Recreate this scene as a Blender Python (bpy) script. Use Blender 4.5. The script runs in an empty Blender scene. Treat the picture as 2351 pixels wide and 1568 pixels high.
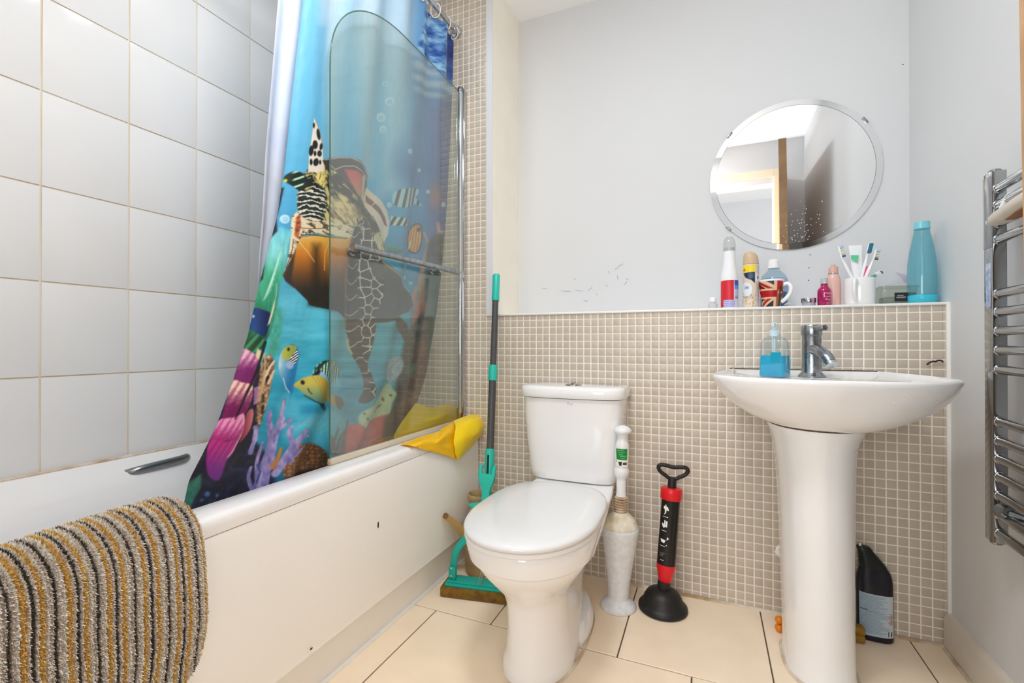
import bpy, bmesh, math, random
import numpy as np
from mathutils import Vector, Matrix
random.seed(4); rng = np.random.default_rng(7)
PI = math.pi
S = bpy.context.scene; COL = S.collection

# ------------------------------------------------------------------ camera, light, exposure
TH, PITCH = math.radians(22.85), math.radians(0.25)
cam = bpy.data.cameras.new('camera'); cam.sensor_width = 36; cam.lens = 36*1068/2351
cam.clip_start = .01
camo = bpy.data.objects.new('camera', cam); COL.objects.link(camo)
camo.location = (0, 0, .9); camo.rotation_euler = (PI/2 + PITCH, 0, TH)
S.camera = camo
w = bpy.data.worlds.new('world'); S.world = w; w.use_nodes = True
w.node_tree.nodes['Background'].inputs[0].default_value = (.95, .97, 1, 1)
w.node_tree.nodes['Background'].inputs[1].default_value = 1.0
def area(name, loc, rot, sx, sy, power, color=(1, 1, 1)):
    l = bpy.data.lights.new(name, 'AREA'); l.shape = 'RECTANGLE'; l.size = sx; l.size_y = sy
    l.energy = power; l.color = color
    o = bpy.data.objects.new(name, l); COL.objects.link(o); o.location = loc; o.rotation_euler = rot
    return o
area('ceiling_lamp_light', (-.32, .62, 2.405), (0, 0, 0), .30, .30, 10.5, (.95, .98, 1))
area('bath_fill_light', (-1.02, 1.02, 2.42), (0, 0, 0), .16, .16, 2.5, (.95, .98, 1))  # added fill to brighten the tiles behind the curtain, no lamp known there
area('hall_fill_light', (-.22, -.75, 1.15), (math.radians(90), 0, math.radians(-12)), .9, .7, 10, (.95, .98, 1))  # added frontal fill shining in through the doorway, not a known hall lamp
area('flash_bounced_off_ceiling', (-.05, .12, 1.55), (math.radians(180), math.radians(28), 0), .25, .25, 8, (.95, .98, 1))
S.cycles.max_bounces = 24; S.cycles.diffuse_bounces = 16; S.cycles.glossy_bounces = 6; S.cycles.transparent_max_bounces = 16
S.view_settings.view_transform = 'Standard'; S.view_settings.look = 'None'
S.view_settings.gamma = 1; S.view_settings.use_curve_mapping = False
S.view_settings.exposure = 0.5

# ------------------------------------------------------------------ helpers
def lin(c):
    c = np.asarray(c, float)/255.
    return np.where(c <= .04045, c/12.92, ((c+.055)/1.055)**2.4)
FW = np.array([-math.sin(TH)*math.cos(PITCH), math.cos(TH)*math.cos(PITCH), math.sin(PITCH)])
RT = np.array([math.cos(TH), math.sin(TH), 0.]); UP = np.cross(RT, FW); CAM = np.array([0, 0, .9])
def at(px, py, X=None, Y=None, Z=None):
    """world point of a spot measured in the photograph, on the plane X=.., Y=.. or Z=.. where it stands"""
    r = FW*1068 + RT*(px-1175.5) - UP*(py-784)
    if X is not None: t = X/r[0]
    elif Y is not None: t = Y/r[1]
    else: t = (Z-.9)/r[2]
    return CAM + r*t

MATS = {}
def mat(name, col, rough=.5, metal=0., spec=.5, noise=0., nscale=12., bump=0., bscale=60., trans=0., alpha=1., coat=0., ior=1.45, col2=None, rand=0.):
    if name in MATS: return MATS[name]
    m = bpy.data.materials.new(name); m.use_nodes = True; N = m.node_tree.nodes; L = m.node_tree.links
    p = N['Principled BSDF']; c = (*lin(col), 1)
    p.inputs['Base Color'].default_value = c; p.inputs['Roughness'].default_value = rough
    p.inputs['Metallic'].default_value = metal; p.inputs['Specular IOR Level'].default_value = spec
    p.inputs['Transmission Weight'].default_value = trans; p.inputs['Alpha'].default_value = alpha
    p.inputs['Coat Weight'].default_value = coat; p.inputs['IOR'].default_value = ior
    src = None
    tc = N.new('ShaderNodeTexCoord')
    if noise or col2 is not None:
        nz = N.new('ShaderNodeTexNoise'); nz.inputs['Scale'].default_value = nscale; nz.inputs['Detail'].default_value = 5
        L.new(tc.outputs['Object'], nz.inputs['Vector'])
        rp = N.new('ShaderNodeValToRGB'); rp.color_ramp.elements[0].position = .3; rp.color_ramp.elements[1].position = .7
        a = np.clip(lin(col)*(1-noise), 0, 1) if col2 is None else lin(col2)
        b = np.clip(lin(col)*(1+noise*.6), 0, 1) if col2 is None else lin(col)
        rp.color_ramp.elements[0].color = (*a, 1); rp.color_ramp.elements[1].color = (*b, 1)
        L.new(nz.outputs['Fac'], rp.inputs['Fac']); src = rp.outputs['Color']
        L.new(src, p.inputs['Base Color'])
    if rand:
        oi = N.new('ShaderNodeObjectInfo'); gi = N.new('ShaderNodeNewGeometry')
        ad = N.new('ShaderNodeMath'); ad.operation = 'ADD'
        L.new(oi.outputs['Random'], ad.inputs[0]); L.new(gi.outputs['Random Per Island'], ad.inputs[1])
        fr = N.new('ShaderNodeMath'); fr.operation = 'FRACT'; L.new(ad.outputs[0], fr.inputs[0])
        mr = N.new('ShaderNodeMapRange'); mr.inputs['To Min'].default_value = 1-rand; mr.inputs['To Max'].default_value = 1+rand
        L.new(fr.outputs[0], mr.inputs['Value'])
        hs = N.new('ShaderNodeHueSaturation')
        if src: L.new(src, hs.inputs['Color'])
        else: hs.inputs['Color'].default_value = c
        L.new(mr.outputs[0], hs.inputs['Value']); L.new(hs.outputs[0], p.inputs['Base Color'])
    if bump:
        n2 = N.new('ShaderNodeTexNoise'); n2.inputs['Scale'].default_value = bscale; n2.inputs['Detail'].default_value = 4
        L.new(tc.outputs['Object'], n2.inputs['Vector'])
        bp = N.new('ShaderNodeBump'); bp.inputs['Strength'].default_value = bump; bp.inputs['Distance'].default_value = .004
        L.new(n2.outputs['Fac'], bp.inputs['Height']); L.new(bp.outputs['Normal'], p.inputs['Normal'])
    MATS[name] = m
    return m
def printed(name, rough=.45, coat=0., bump=0.):
    if name in MATS: return MATS[name]
    m = mat(name, (200, 200, 200), rough, coat=coat, bump=bump, bscale=250)
    a = m.node_tree.nodes.new('ShaderNodeAttribute'); a.attribute_name = 'Col'
    m.node_tree.links.new(a.outputs['Color'], m.node_tree.nodes['Principled BSDF'].inputs['Base Color'])
    return m

def thin(name, tint, haze=0., rough=.04, hcol=(230, 232, 234), f0=.04):
    """clear thin-walled plastic or glass: tinted see-through, a little milky haze, gloss by angle"""
    m = bpy.data.materials.new(name); m.use_nodes = True; N = m.node_tree.nodes; L = m.node_tree.links
    N.remove(N['Principled BSDF']); out = N['Material Output']
    tr = N.new('ShaderNodeBsdfTransparent'); tr.inputs[0].default_value = (*lin(tint), 1)
    df = N.new('ShaderNodeBsdfDiffuse'); df.inputs[0].default_value = (*lin(hcol), 1)
    gl = N.new('ShaderNodeBsdfGlossy'); gl.inputs['Roughness'].default_value = rough
    m1 = N.new('ShaderNodeMixShader'); m1.inputs[0].default_value = haze; m2 = N.new('ShaderNodeMixShader')
    lw = N.new('ShaderNodeLayerWeight'); lw.inputs['Blend'].default_value = .5
    pw = N.new('ShaderNodeMath'); pw.operation = 'POWER'; pw.inputs[1].default_value = 4.; L.new(lw.outputs['Facing'], pw.inputs[0])
    ma = N.new('ShaderNodeMath'); ma.operation = 'MULTIPLY_ADD'; ma.inputs[1].default_value = .9; ma.inputs[2].default_value = f0; L.new(pw.outputs[0], ma.inputs[0])
    L.new(tr.outputs[0], m1.inputs[1]); L.new(df.outputs[0], m1.inputs[2])
    L.new(ma.outputs[0], m2.inputs[0]); L.new(m1.outputs[0], m2.inputs[1]); L.new(gl.outputs[0], m2.inputs[2]); L.new(m2.outputs[0], out.inputs[0])
    MATS[name] = m
    return m
def tag(o, label=None, cat=None, group=None, kind=None):
    for k, v in (('label', label), ('category', cat), ('group', group), ('kind', kind)):
        if v: o[k] = v
    return o
def thing(name, label, cat, loc, group=None):
    o = bpy.data.objects.new(name, None); COL.objects.link(o); o.location = loc; o.empty_display_size = .05
    return tag(o, label, cat, group)
def build(name, vf, m, parent=None, smooth=35, label=None, kind=None, cols=None):
    """vf: (verts, faces) in world coordinates -> ONE mesh object, child of parent"""
    v, f = vf
    me = bpy.data.meshes.new(name); me.from_pydata([tuple(map(float, q)) for q in v], [], [tuple(map(int, q)) for q in f]); me.update()
    bm = bmesh.new(); bm.from_mesh(me); bmesh.ops.recalc_face_normals(bm, faces=bm.faces); bm.to_mesh(me); bm.free()
    if cols is not None: paint_mesh(me, cols)
    return link(name, me, m, parent, smooth, label, kind)
def paint_mesh(me, cols):
    a = me.color_attributes.new('Col', 'FLOAT_COLOR', 'POINT')
    arr = np.ones((len(me.vertices), 4), np.float32); arr[:, :3] = lin(np.clip(cols, 0, 255))
    a.data.foreach_set('color', arr.ravel())
def link(name, me, m, parent=None, smooth=35, label=None, kind=None):
    if smooth:
        me.polygons.foreach_set('use_smooth', [True]*len(me.polygons))
        if smooth < 180: me.set_sharp_from_angle(angle=math.radians(smooth))
    if m: me.materials.append(m)
    o = bpy.data.objects.new(name, me); COL.objects.link(o)
    if parent is not None:
        o.parent = parent
        t = parent
        loc = Vector((0, 0, 0))
        while t is not None:
            loc += t.location; t = t.parent if t.parent else None
        # parents carry translation only; children are modelled in world coordinates
        o.matrix_parent_inverse = Matrix.Translation(-base_of(parent))
    if label: o['label'] = label
    if kind: o['kind'] = kind
    return o
def base_of(o):
    return Vector(o.location) if o.parent is None else Vector((0, 0, 0))
def structure(name, vf, m, smooth=30, **k):
    return build(name, vf, m, None, smooth, kind='structure', **k)

def merge(*vfs):
    V, Fc = [], []
    for v, f in vfs:
        b = len(V); V += list(v); Fc += [tuple(i+b for i in q) for q in f]
    return V, Fc
def box(x0, y0, z0, x1, y1, z1, bev=0., seg=2):
    bm = bmesh.new(); bmesh.ops.create_cube(bm, size=1)
    for v in bm.verts: v.co = ((x0+x1)/2+v.co.x*(x1-x0), (y0+y1)/2+v.co.y*(y1-y0), (z0+z1)/2+v.co.z*(z1-z0))
    if bev: bmesh.ops.bevel(bm, geom=bm.edges[:], offset=bev, segments=seg, affect='EDGES', profile=.5)
    bm.verts.index_update(); r = ([v.co.copy() for v in bm.verts], [[v.index for v in f.verts] for f in bm.faces]); bm.free()
    return r
def loft(rings, cap0=True, cap1=True, closed=True):
    n = len(rings[0]); V = [p for r in rings for p in r]; Fc = []
    for i in range(len(rings)-1):
        for j in range(n if closed else n-1):
            k = (j+1) % n; Fc.append((i*n+j, i*n+k, (i+1)*n+k, (i+1)*n+j))
    if cap0: Fc.append(tuple(range(n))[::-1])
    if cap1: Fc.append(tuple((len(rings)-1)*n+j for j in range(n)))
    return V, Fc
def frame_of(d):
    d = Vector(d).normalized(); a = Vector((0, 0, 1)) if abs(d.z) < .9 else Vector((0, 1, 0))
    u = d.cross(a).normalized(); return u, d.cross(u).normalized()
def lathe(prof, base=(0, 0, 0), axis=(0, 0, 1), n=40, cap0=True, cap1=True, flat=1.):
    """prof: (radius, distance along axis)"""
    base = Vector(base); ax = Vector(axis).normalized()
    u, v = (Vector((1, 0, 0)), Vector((0, 1, 0))) if abs(ax.z) > .999 else frame_of(ax)
    R = [[base + ax*h + (u*math.cos(2*PI*j/n) + v*math.sin(2*PI*j/n)*flat)*max(r, 1e-4) for j in range(n)] for r, h in prof]
    return loft(R, cap0, cap1)
def cat(P, n, closed=False):
    P = np.array(P, float); k = len(P); out = []
    for i in range(k if closed else k-1):
        if closed: a, b, c, d = P[i-1], P[i], P[(i+1) % k], P[(i+2) % k]
        else: a, b, c, d = P[max(i-1, 0)], P[i], P[i+1], P[min(i+2, k-1)]
        for t in np.arange(n)/n:
            out.append(.5*(2*b + (c-a)*t + (2*a-5*b+4*c-d)*t*t + (3*b-a-3*c+d)*t**3))
    if not closed: out.append(P[-1])
    return np.array(out)
def tube(path, r, n=14, caps=True, closed=False, flat=1.):
    P = [Vector(map(float, p)) for p in path]; k = len(P); R = []; pu = None
    for i, p in enumerate(P):
        if closed: d = P[(i+1) % k]-P[i-1]
        else: d = P[min(i+1, k-1)]-P[max(i-1, 0)]
        d.normalize()
        if pu is None: u, v = frame_of(d)
        else:
            u = pu - d*pu.dot(d)
            u = u.normalized() if u.length > 1e-6 else frame_of(d)[0]
            v = d.cross(u)
        pu = u; rr = r[i] if hasattr(r, '__len__') else r
        R.append([p + (u*math.cos(2*PI*j/n) + v*math.sin(2*PI*j/n)*flat)*rr for j in range(n)])
    if closed: R.append(R[0])
    return loft(R, caps and not closed, caps and not closed)
def dring(cx, yc, hw, yf, yb, z, pf=2., pb=4., n=56, tp=0.):
    out = []
    for j in range(n):
        t = 2*PI*j/n; c, s = math.cos(t), math.sin(t); p = pf if s < 0 else pb
        x = hw*math.copysign(abs(c)**(2/p), c); q = abs(s)**(2/p)
        out.append(Vector((cx+x*(1 if s < 0 else 1-tp*q), yc - (yc-yf)*q if s < 0 else yc+(yb-yc)*q, z)))
    return out
def rrect(x0, x1, y0, y1, r, z, k=10):
    out = []; r = min(r, (x1-x0)/2-1e-4, (y1-y0)/2-1e-4)
    for cx, cy, a in ((x1-r, y1-r, 0), (x0+r, y1-r, 90), (x0+r, y0+r, 180), (x1-r, y0+r, 270)):
        for i in range(k+1):
            t = math.radians(a+90*i/k); out.append(Vector((cx+r*math.cos(t), cy+r*math.sin(t), z)))
    return out
def extrude(poly, axis, a, b):
    """poly: 2D points; axis 0: (y,z) at x=a..b, 1: (x,z), 2: (x,y)"""
    def P(q, t): return Vector((t, q[0], q[1])) if axis == 0 else Vector((q[0], t, q[1])) if axis == 1 else Vector((q[0], q[1], t))
    return loft([[P(q, a) for q in poly], [P(q, b) for q in poly]])
def grid_faces(nu, nv):
    return [(i*nv+j, (i+1)*nv+j, (i+1)*nv+j+1, i*nv+j+1) for i in range(nu-1) for j in range(nv-1)]

# -------- flat print: a canvas of points with colours (0-255)
def vnoise(x, y, seed=0):
    xi = np.floor(x).astype(np.int64); yi = np.floor(y).astype(np.int64); fx = x-xi; fy = y-yi
    def h(a, b):
        n = (a*374761393 + b*668265263 + seed*974711) & 0x7fffffff
        n = ((n ^ (n >> 13))*1274126177) & 0x7fffffff
        return ((n ^ (n >> 16)) & 0xffff)/65535.
    sx = fx*fx*(3-2*fx); sy = fy*fy*(3-2*fy)
    return (h(xi, yi)*(1-sx)+h(xi+1, yi)*sx)*(1-sy) + (h(xi, yi+1)*(1-sx)+h(xi+1, yi+1)*sx)*sy
def fbm(x, y, seed=0, o=4):
    s = 0; a = .5
    for k in range(o): s = s + a*vnoise(x*2**k, y*2**k, seed+k); a *= .5
    return s/(1-.5**o)
def cells(x, y, seed=0):
    """distance to the nearest cell wall, and a per-cell value"""
    xi = np.floor(x).astype(np.int64); yi = np.floor(y).astype(np.int64)
    d1 = np.full(x.shape, 9.); d2 = np.full(x.shape, 9.); cid = np.zeros(x.shape)
    for i in (-1, 0, 1):
        for j in (-1, 0, 1):
            a, b = xi+i, yi+j
            n = (a*374761393+b*668265263+seed*7919) & 0x7fffffff; n = ((n ^ (n >> 13))*1274126177) & 0x7fffffff
            jx = (n & 1023)/1023.; jy = ((n >> 10) & 1023)/1023.
            d = np.hypot(a+.15+.7*jx-x, b+.15+.7*jy-y)
            new = d < d1; d2 = np.where(new, d1, np.minimum(d2, d)); cid = np.where(new, jx, cid); d1 = np.where(new, d, d1)
    return d2-d1, cid
class Canvas:
    def __init__(s, x, y, base=(255, 255, 255)):
        s.x = np.asarray(x, float).ravel(); s.y = np.asarray(y, float).ravel()
        s.c = np.empty((s.x.size, 3)); s.c[:] = base
    def sel(s, P, pad):
        P = np.asarray(P, float)
        return np.where((s.x > P[:, 0].min()-pad) & (s.x < P[:, 0].max()+pad) & (s.y > P[:, 1].min()-pad) & (s.y < P[:, 1].max()+pad))[0]
    def put(s, i, a, col):
        c = col(s.x[i], s.y[i]) if callable(col) else np.asarray(col, float)
        a = np.clip(a, 0, 1)[:, None]; s.c[i] = s.c[i]*(1-a)+c*a
    @staticmethod
    def segdist(x, y, P, closed):
        P = np.asarray(P, float); d = np.full(x.shape, 1e9); t_at = np.zeros(x.shape); m = len(P)
        for k in range(m if closed else m-1):
            a, b = P[k], P[(k+1) % m]; v = b-a; L2 = max(v@v, 1e-12)
            t = np.clip(((x-a[0])*v[0]+(y-a[1])*v[1])/L2, 0, 1)
            q = np.hypot(x-a[0]-t*v[0], y-a[1]-t*v[1]); n = q < d
            d = np.where(n, q, d); t_at = np.where(n, (k+t)/max(m-1, 1), t_at)
        return d, t_at
    def poly(s, P, col, soft=1.2, op=1., smooth=0):
        if smooth: P = cat(P, smooth, True)
        P = np.asarray(P, float); i = s.sel(P, soft*2)
        if not i.size: return
        x, y = s.x[i], s.y[i]; ins = np.zeros(x.shape, bool); m = len(P)
        for k in range(m):
            a, b = P[k], P[(k+1) % m]
            if a[1] == b[1]: continue
            ins ^= ((a[1] > y) != (b[1] > y)) & (x < (b[0]-a[0])*(y-a[1])/(b[1]-a[1])+a[0])
        d, _ = s.segdist(x, y, P, True); sd = np.where(ins, d, -d)
        s.put(i, op*np.clip(.5+sd/(2*soft), 0, 1), col)
    def line(s, P, wd, col, soft=1., op=1., smooth=0, wd1=None):
        if smooth: P = cat(P, smooth)
        w1 = wd if wd1 is None else wd1
        i = s.sel(P, max(wd, w1)+soft*2)
        if not i.size: return
        d, t = s.segdist(s.x[i], s.y[i], P, False)
        s.put(i, op*np.clip(.5+((wd+(w1-wd)*t)/2-d)/(2*soft), 0, 1), col)
    def ell(s, cx, cy, rx, ry, col, rot=0., soft=1.2, op=1.):
        R = max(rx, ry)+soft*2; i = s.sel([(cx-R, cy-R), (cx+R, cy+R)], 0)
        if not i.size: return
        a = math.radians(rot); dx, dy = s.x[i]-cx, s.y[i]-cy
        u, v = dx*math.cos(a)+dy*math.sin(a), -dx*math.sin(a)+dy*math.cos(a)
        q = np.hypot(u/rx, v/ry); s.put(i, op*np.clip(.5+(1-q)*min(rx, ry)/(2*soft), 0, 1), col)
    def rect(s, x0, y0, x1, y1, col, soft=.6, op=1.): s.poly([(x0, y0), (x1, y0), (x1, y1), (x0, y1)], col, soft, op)
def mix(a, b, t):
    t = np.clip(t, 0, 1)[..., None]; return np.asarray(a, float)*(1-t)+np.asarray(b, float)*t
def ramp(stops):
    ks = np.array([k for k, _ in stops], float); cs = np.array([c for _, c in stops], float)
    return lambda v: np.stack([np.interp(v, ks, cs[:, q]) for q in range(3)], -1)

_font = {}
def text(name, body, size, m, parent, place, spacing=1., mirror=False, label=None):
    """flat print: letters as a thin mesh; place maps (x,y) of the letters to a world point"""
    cu = bpy.data.curves.new(name, 'FONT'); cu.body = body; cu.size = size; cu.align_x = 'CENTER'; cu.align_y = 'CENTER'
    cu.space_character = spacing; cu.resolution_u = 2
    o = bpy.data.objects.new(name, cu); COL.objects.link(o)
    me = bpy.data.meshes.new_from_object(o.evaluated_get(bpy.context.evaluated_depsgraph_get()))
    bpy.data.objects.remove(o); bpy.data.curves.remove(cu)
    for v in me.vertices: v.co = place(-v.co.x if mirror else v.co.x, v.co.y)
    me.materials.clear()
    return link(name, me, m, parent, 0, label)
def wrap(cx, cy, r, phi0, z0, tilt=0.):
    def f(x, y):
        a = phi0 + x/r
        return Vector((cx+r*math.sin(a), cy-r*math.cos(a), z0+y+tilt*x))
    return f
def shell(name, cx, cy, rfun, z0, z1, a0, a1, nu, nv, paint, m, parent, sx=1., label=None):
    """a printed label: part of a turned surface; paint(canvas) works in (angle 0..1, height 0..1)"""
    U, Vv = np.meshgrid(np.linspace(0, 1, nu), np.linspace(0, 1, nv), indexing='ij')
    A = a0+(a1-a0)*U; Zz = z0+(z1-z0)*Vv; R = np.vectorize(rfun)(Zz)
    V = np.stack([cx+R*np.sin(A)*sx, cy-R*np.cos(A), Zz], -1).reshape(-1, 3)
    cv = Canvas(U, Vv); paint(cv)
    return build(name, (V, grid_faces(nu, nv)), m, parent, 180, label=label, cols=cv.c)
def prof_r(prof):
    zs = [p[1] for p in prof]; rs = [p[0] for p in prof]
    return lambda z: float(np.interp(z, zs, rs))
# ------------------------------------------------------------------ materials of the room
M_paint = mat('wall_paint', (216, 217, 219), .55, noise=.012, nscale=3, bump=.03, bscale=40)
M_ceil = mat('ceiling_paint', (246, 246, 246), .7)
M_tile = mat('white_wall_tile', (236, 237, 238), .12, noise=.015, nscale=2.5, bump=.03, bscale=6, coat=.2)
M_grout = mat('cream_grout', (236, 228, 212), .85, col2=(222, 202, 170), nscale=5)
M_mgrout = mat('mosaic_grout', (248, 243, 230), .8, noise=.03, nscale=6)
M_mos = mat('beige_mosaic', (196, 184, 170), .3, noise=.03, nscale=9, rand=.045)
M_floor = mat('beige_floor_tile', (248, 230, 205), .42, noise=.06, nscale=7, bump=.02, bscale=30)
M_fgrout = mat('dark_floor_grout', (98, 86, 72), .9, noise=.2, nscale=20)
M_trim = mat('white_trim', (240, 240, 238), .4)
M_caulk = mat('grubby_sealant', (236, 230, 216), .6, col2=(170, 140, 100), nscale=11)
M_skirt = mat('cream_skirting', (214, 206, 192), .45, noise=.05, nscale=9)
M_wood = mat('oak_veneer', (190, 154, 116), .5, col2=(172, 134, 96), nscale=14)
M_cer = mat('white_ceramic', (242, 242, 243), .08, coat=.5, noise=.006, nscale=3)
M_acr = mat('white_acrylic', (243, 243, 244), .14, coat=.2)
M_panel = mat('bath_panel_plastic', (250, 249, 247), .4, noise=.02, nscale=3)
M_chrome = mat('chrome', (200, 202, 204), .08, metal=1.)
M_chromed = mat('limescaled_chrome', (176, 180, 184), .22, metal=1., col2=(140, 146, 152), nscale=60, bump=.1, bscale=160)
M_steel = mat('brushed_steel', (150, 153, 156), .28, metal=1.)
M_white = mat('white_plastic', (240, 240, 240), .3)
M_dark = mat('black_plastic', (22, 22, 24), .35)
M_black = mat('black_rubber', (26, 25, 25), .45, bump=.03, bscale=80)
M_red = mat('red_plastic', (222, 24, 36), .3)

# ------------------------------------------------------------------ the room
XL, XR, YB, YA, ZC = -1.6215, .661, 1.7800, 2.07, 2.445
wl = structure('wall_left', box(-1.75, .0, 0, XL, 2.2, ZC), M_grout)
structure('wall_right', box(XR, -.02, 0, .78, 2.2, ZC), M_paint)
fl = structure('floor', box(-1.75, -.02, -.08, .78, 2.2, -.004), M_fgrout)
structure('ceiling', box(-1.75, -.02, ZC, .78, 2.2, ZC+.08), M_ceil)
wb = structure('wall_back', merge(box(XL, YB, 0, XR, 2.2, 1.0175), box(XL, YB, 1.0175, -.838, 2.2, ZC)), M_mgrout)
structure('wall_alcove', box(-.90, YA, 1.02, XR, 2.2, ZC), M_paint)
structure('wall_alcove_jamb', extrude([(-.8385, YB-.004), (-.8385, YB), (-.862, YA+.01), (-.868, YA+.01), (-.868, YB-.004)], 2, 1.0165, ZC), M_paint)
structure('trim_1', merge(box(-.838, YB-.008, 1.0155, XR, YA, 1.024, .003)), M_trim)
structure('trim_2', box(.6525, YB-.010, .10, .662, YB+.002, 1.024, .003), mat('corner_sealant', (240, 240, 234), .5, noise=.05, nscale=9))
structure('trim_3', tube([(-.95, YB-.004, .0), (-.2, YB-.004, .001), (.3, YB-.004, 0), (.655, YB-.004, .0)], .007, 8), M_caulk)
structure('trim_4', box(-1.62, YB-.008, 2.425, -.838, YB+.001, ZC), M_trim)
structure('baseboard_right', extrude([(XR, 0), (XR-.018, 0), (XR-.018, .088), (XR-.012, .100), (XR, .104)], 1, .12, YB-.008), M_skirt)
structure('trim_5', tube([(.640, YB-.02, 0), (.640, 1.2, 0), (.641, .3, 0)], .006, 8), M_caulk)
# front wall with the doorway the picture is taken from, and the hall beyond it
structure('wall_front', merge(box(-1.75, -.02, 0, -.44, .10, ZC), box(.47, -.02, 0, .78, .10, ZC), box(-.44, -.02, 2.12, .47, .10, ZC)), M_paint)
structure('trim_6', merge(box(-.50, .0, 0, -.4345, .112, 2.225), box(.462, .0, 0, .505, .112, 2.225), box(-.434, .0, 2.165, .4615, .112, 2.225)), mat('door_frame_cream', (240, 226, 200), .4))
structure('wall_hall', box(-2.2, -1.6, -.08, 1.8, -1.5, ZC), M_paint)
structure('floor_hall', box(-2.2, -1.5, -.08, 1.8, -.02, -.004), mat('hall_floor', (190, 175, 155), .5))
structure('ceiling_hall', box(-2.2, -1.5, ZC, 1.8, -.02, ZC+.08), M_ceil)

# left wall: 200 x 250 mm tiles, one object each
def tile_mesh(name, w, h, t, bev):
    v, f = box(0, -w/2, -h/2, t, w/2, h/2)
    bm = bmesh.new(); vs = [bm.verts.new(q) for q in v]; [bm.faces.new([vs[i] for i in q]) for q in f]
    bmesh.ops.recalc_face_normals(bm, faces=bm.faces)
    ed = [e for e in bm.edges if all(abs(x.co.x-t) < 1e-6 for x in e.verts)]
    bmesh.ops.bevel(bm, geom=ed, offset=bev, segments=2, affect='EDGES', profile=.6)
    me = bpy.data.meshes.new(name); bm.to_mesh(me); bm.free()
    me.polygons.foreach_set('use_smooth', [True]*len(me.polygons)); me.set_sharp_from_angle(angle=math.radians(40))
    return me
def put(name, me, m, loc, parent, rotz=0.):
    if not me.materials: me.materials.append(m)
    o = bpy.data.objects.new(name, me); COL.objects.link(o); o.parent = parent; o.location = loc; o.rotation_euler[2] = rotz
    return o
tm = tile_mesh('tile', .1975, .2480, .0030, .0012)
for k in range(8):
    for i in range(-2, 6):
        y0 = .6455+.2018*i; y1 = y0+.2018
        if y0 > YB-.03: continue
        me = tm
        o = put('tile', me, M_tile, (XL+.0002, (y0+y1)/2, .5595+.2520*(k+.5)), wl)
        o.rotation_euler = (0, random.uniform(-.0015, .0015), random.uniform(-.0015, .0015))
        if y1 > YB: o.scale.y = (YB-.002-y0)/.2018; o.location.y = (y0+YB-.002)/2

# back wall mosaic: the 300 that show largest are single objects, the rest one part
PX, PZ = .02805, .02867
mm = tile_mesh('mosaic_tile', .0243, .0249, .0018, .0006)
spots = []
for i in range(-58, 25):
    x = -.0254+PX*(i+.5)
    for j in range(-24, 62):
        z = .6513+PZ*(j+.5)
        if z < .004 or z > 2.425 or x < XL+.01 or x > .652: continue
        if z > 1.014 and x > -.838-.012: continue
        spots.append((x, z))
def near(s): return (s[0]*.9215+YB*.3883 > 0)*-((s[0]-.0)*.3883*-1 + YB*.9215)  # depth order along the view
def hidden(x, z):  # behind the cistern, basin and pedestal
    return (.02 < x < .56 and .68 < z < .80) or (.18 < x < .40 and z < .7)
big = sorted([s for s in spots if not hidden(*s)], key=lambda s: -s[0])[:300]
bs = set(big); rotm = -PI/2
for x, z in big: put('mosaic_tile', mm, M_mos, (x, YB+.0003, z), wb, rotm)
base_v = np.array([(v.co.y, YB+.0003-v.co.x, v.co.z) for v in mm.vertices]); base_f = [tuple(p.vertices) for p in mm.polygons]
rest = np.array([s for s in spots if s not in bs]); nb = len(base_v)
V = (base_v[None] + np.stack([rest[:, 0], 0*rest[:, 0], rest[:, 1]], -1)[:, None]).reshape(-1, 3)
V += 0
build('mosaic_tiles', (V, [tuple(i+k*nb for i in f) for k in range(len(rest)) for f in base_f]), M_mos, wb, 40, kind='stuff')
# narrow cut column at the right end
cutm = tile_mesh('mosaic_tile', .0072, .0249, .0018, .0006)
build('mosaic_cut_tiles', merge(*[([(.6500-v.co.y, YB+.0003-v.co.x, .6513+PZ*(j+.5)+v.co.z) for v in cutm.vertices], base_f) for j in range(-22, 13)]), M_mos, wb, 40, kind='stuff')

# floor tiles, brick bond
rows = [(1.3545, 1.777, -.645), (.950, 1.3500, -.847), (.548, .9455, -.645), (.146, .5435, -.847)]
for y0, y1, xs in rows:
    for k in range(-3, 4):
        a, b = xs+.4025*k+.002, xs+.4025*(k+1)-.002
        a, b = max(a, -.945), min(b, XR)
        if b-a < .02: continue
        me = bpy.data.meshes.new('floor_tile'); v, f = box(a, y0, -.012, b, y1, random.uniform(-.0006, .0004), .0012, 1)
        me.from_pydata(v, [], f); o = link('floor_tile', me, M_floor, fl, 30)
# ------------------------------------------------------------------ door at the right edge
dr = thing('door_1', None, None, (.43, .47, 0)); dr['kind'] = 'structure'
d_a, d_b = Vector((.4086, .880, 0)), Vector((.5030, .116, 0)); d_n = Vector((d_b.y-d_a.y, -(d_b.x-d_a.x), 0)).normalized()*-.043
def lean(P, k=-.010): return [(p[0]+k*(p[2]-1.0), p[1], p[2]) for p in P]
dq = [d_a, d_b, d_b+d_n, d_a+d_n]
door_panel = build('door_panel', (lean([Vector((q.x, q.y, .008)) for q in dq]+[Vector((q.x, q.y, 2.150)) for q in dq]), [(0, 1, 2, 3), (4, 5, 6, 7), (0, 1, 5, 4), (1, 2, 6, 5), (2, 3, 7, 6), (3, 0, 4, 7)]), M_wood, dr, 0)
kd = -d_n.normalized(); kb = d_a.lerp(d_b, .215)+Vector((0, 0, .935))
knob = lathe([(.020, 0), (.020, .004), (.009, .006), (.009, .02), (.018, .024), (.029, .033), (.034, .047), (.031, .060), (.015, .068), (.001, .069)], kb, kd, 28)
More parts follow.
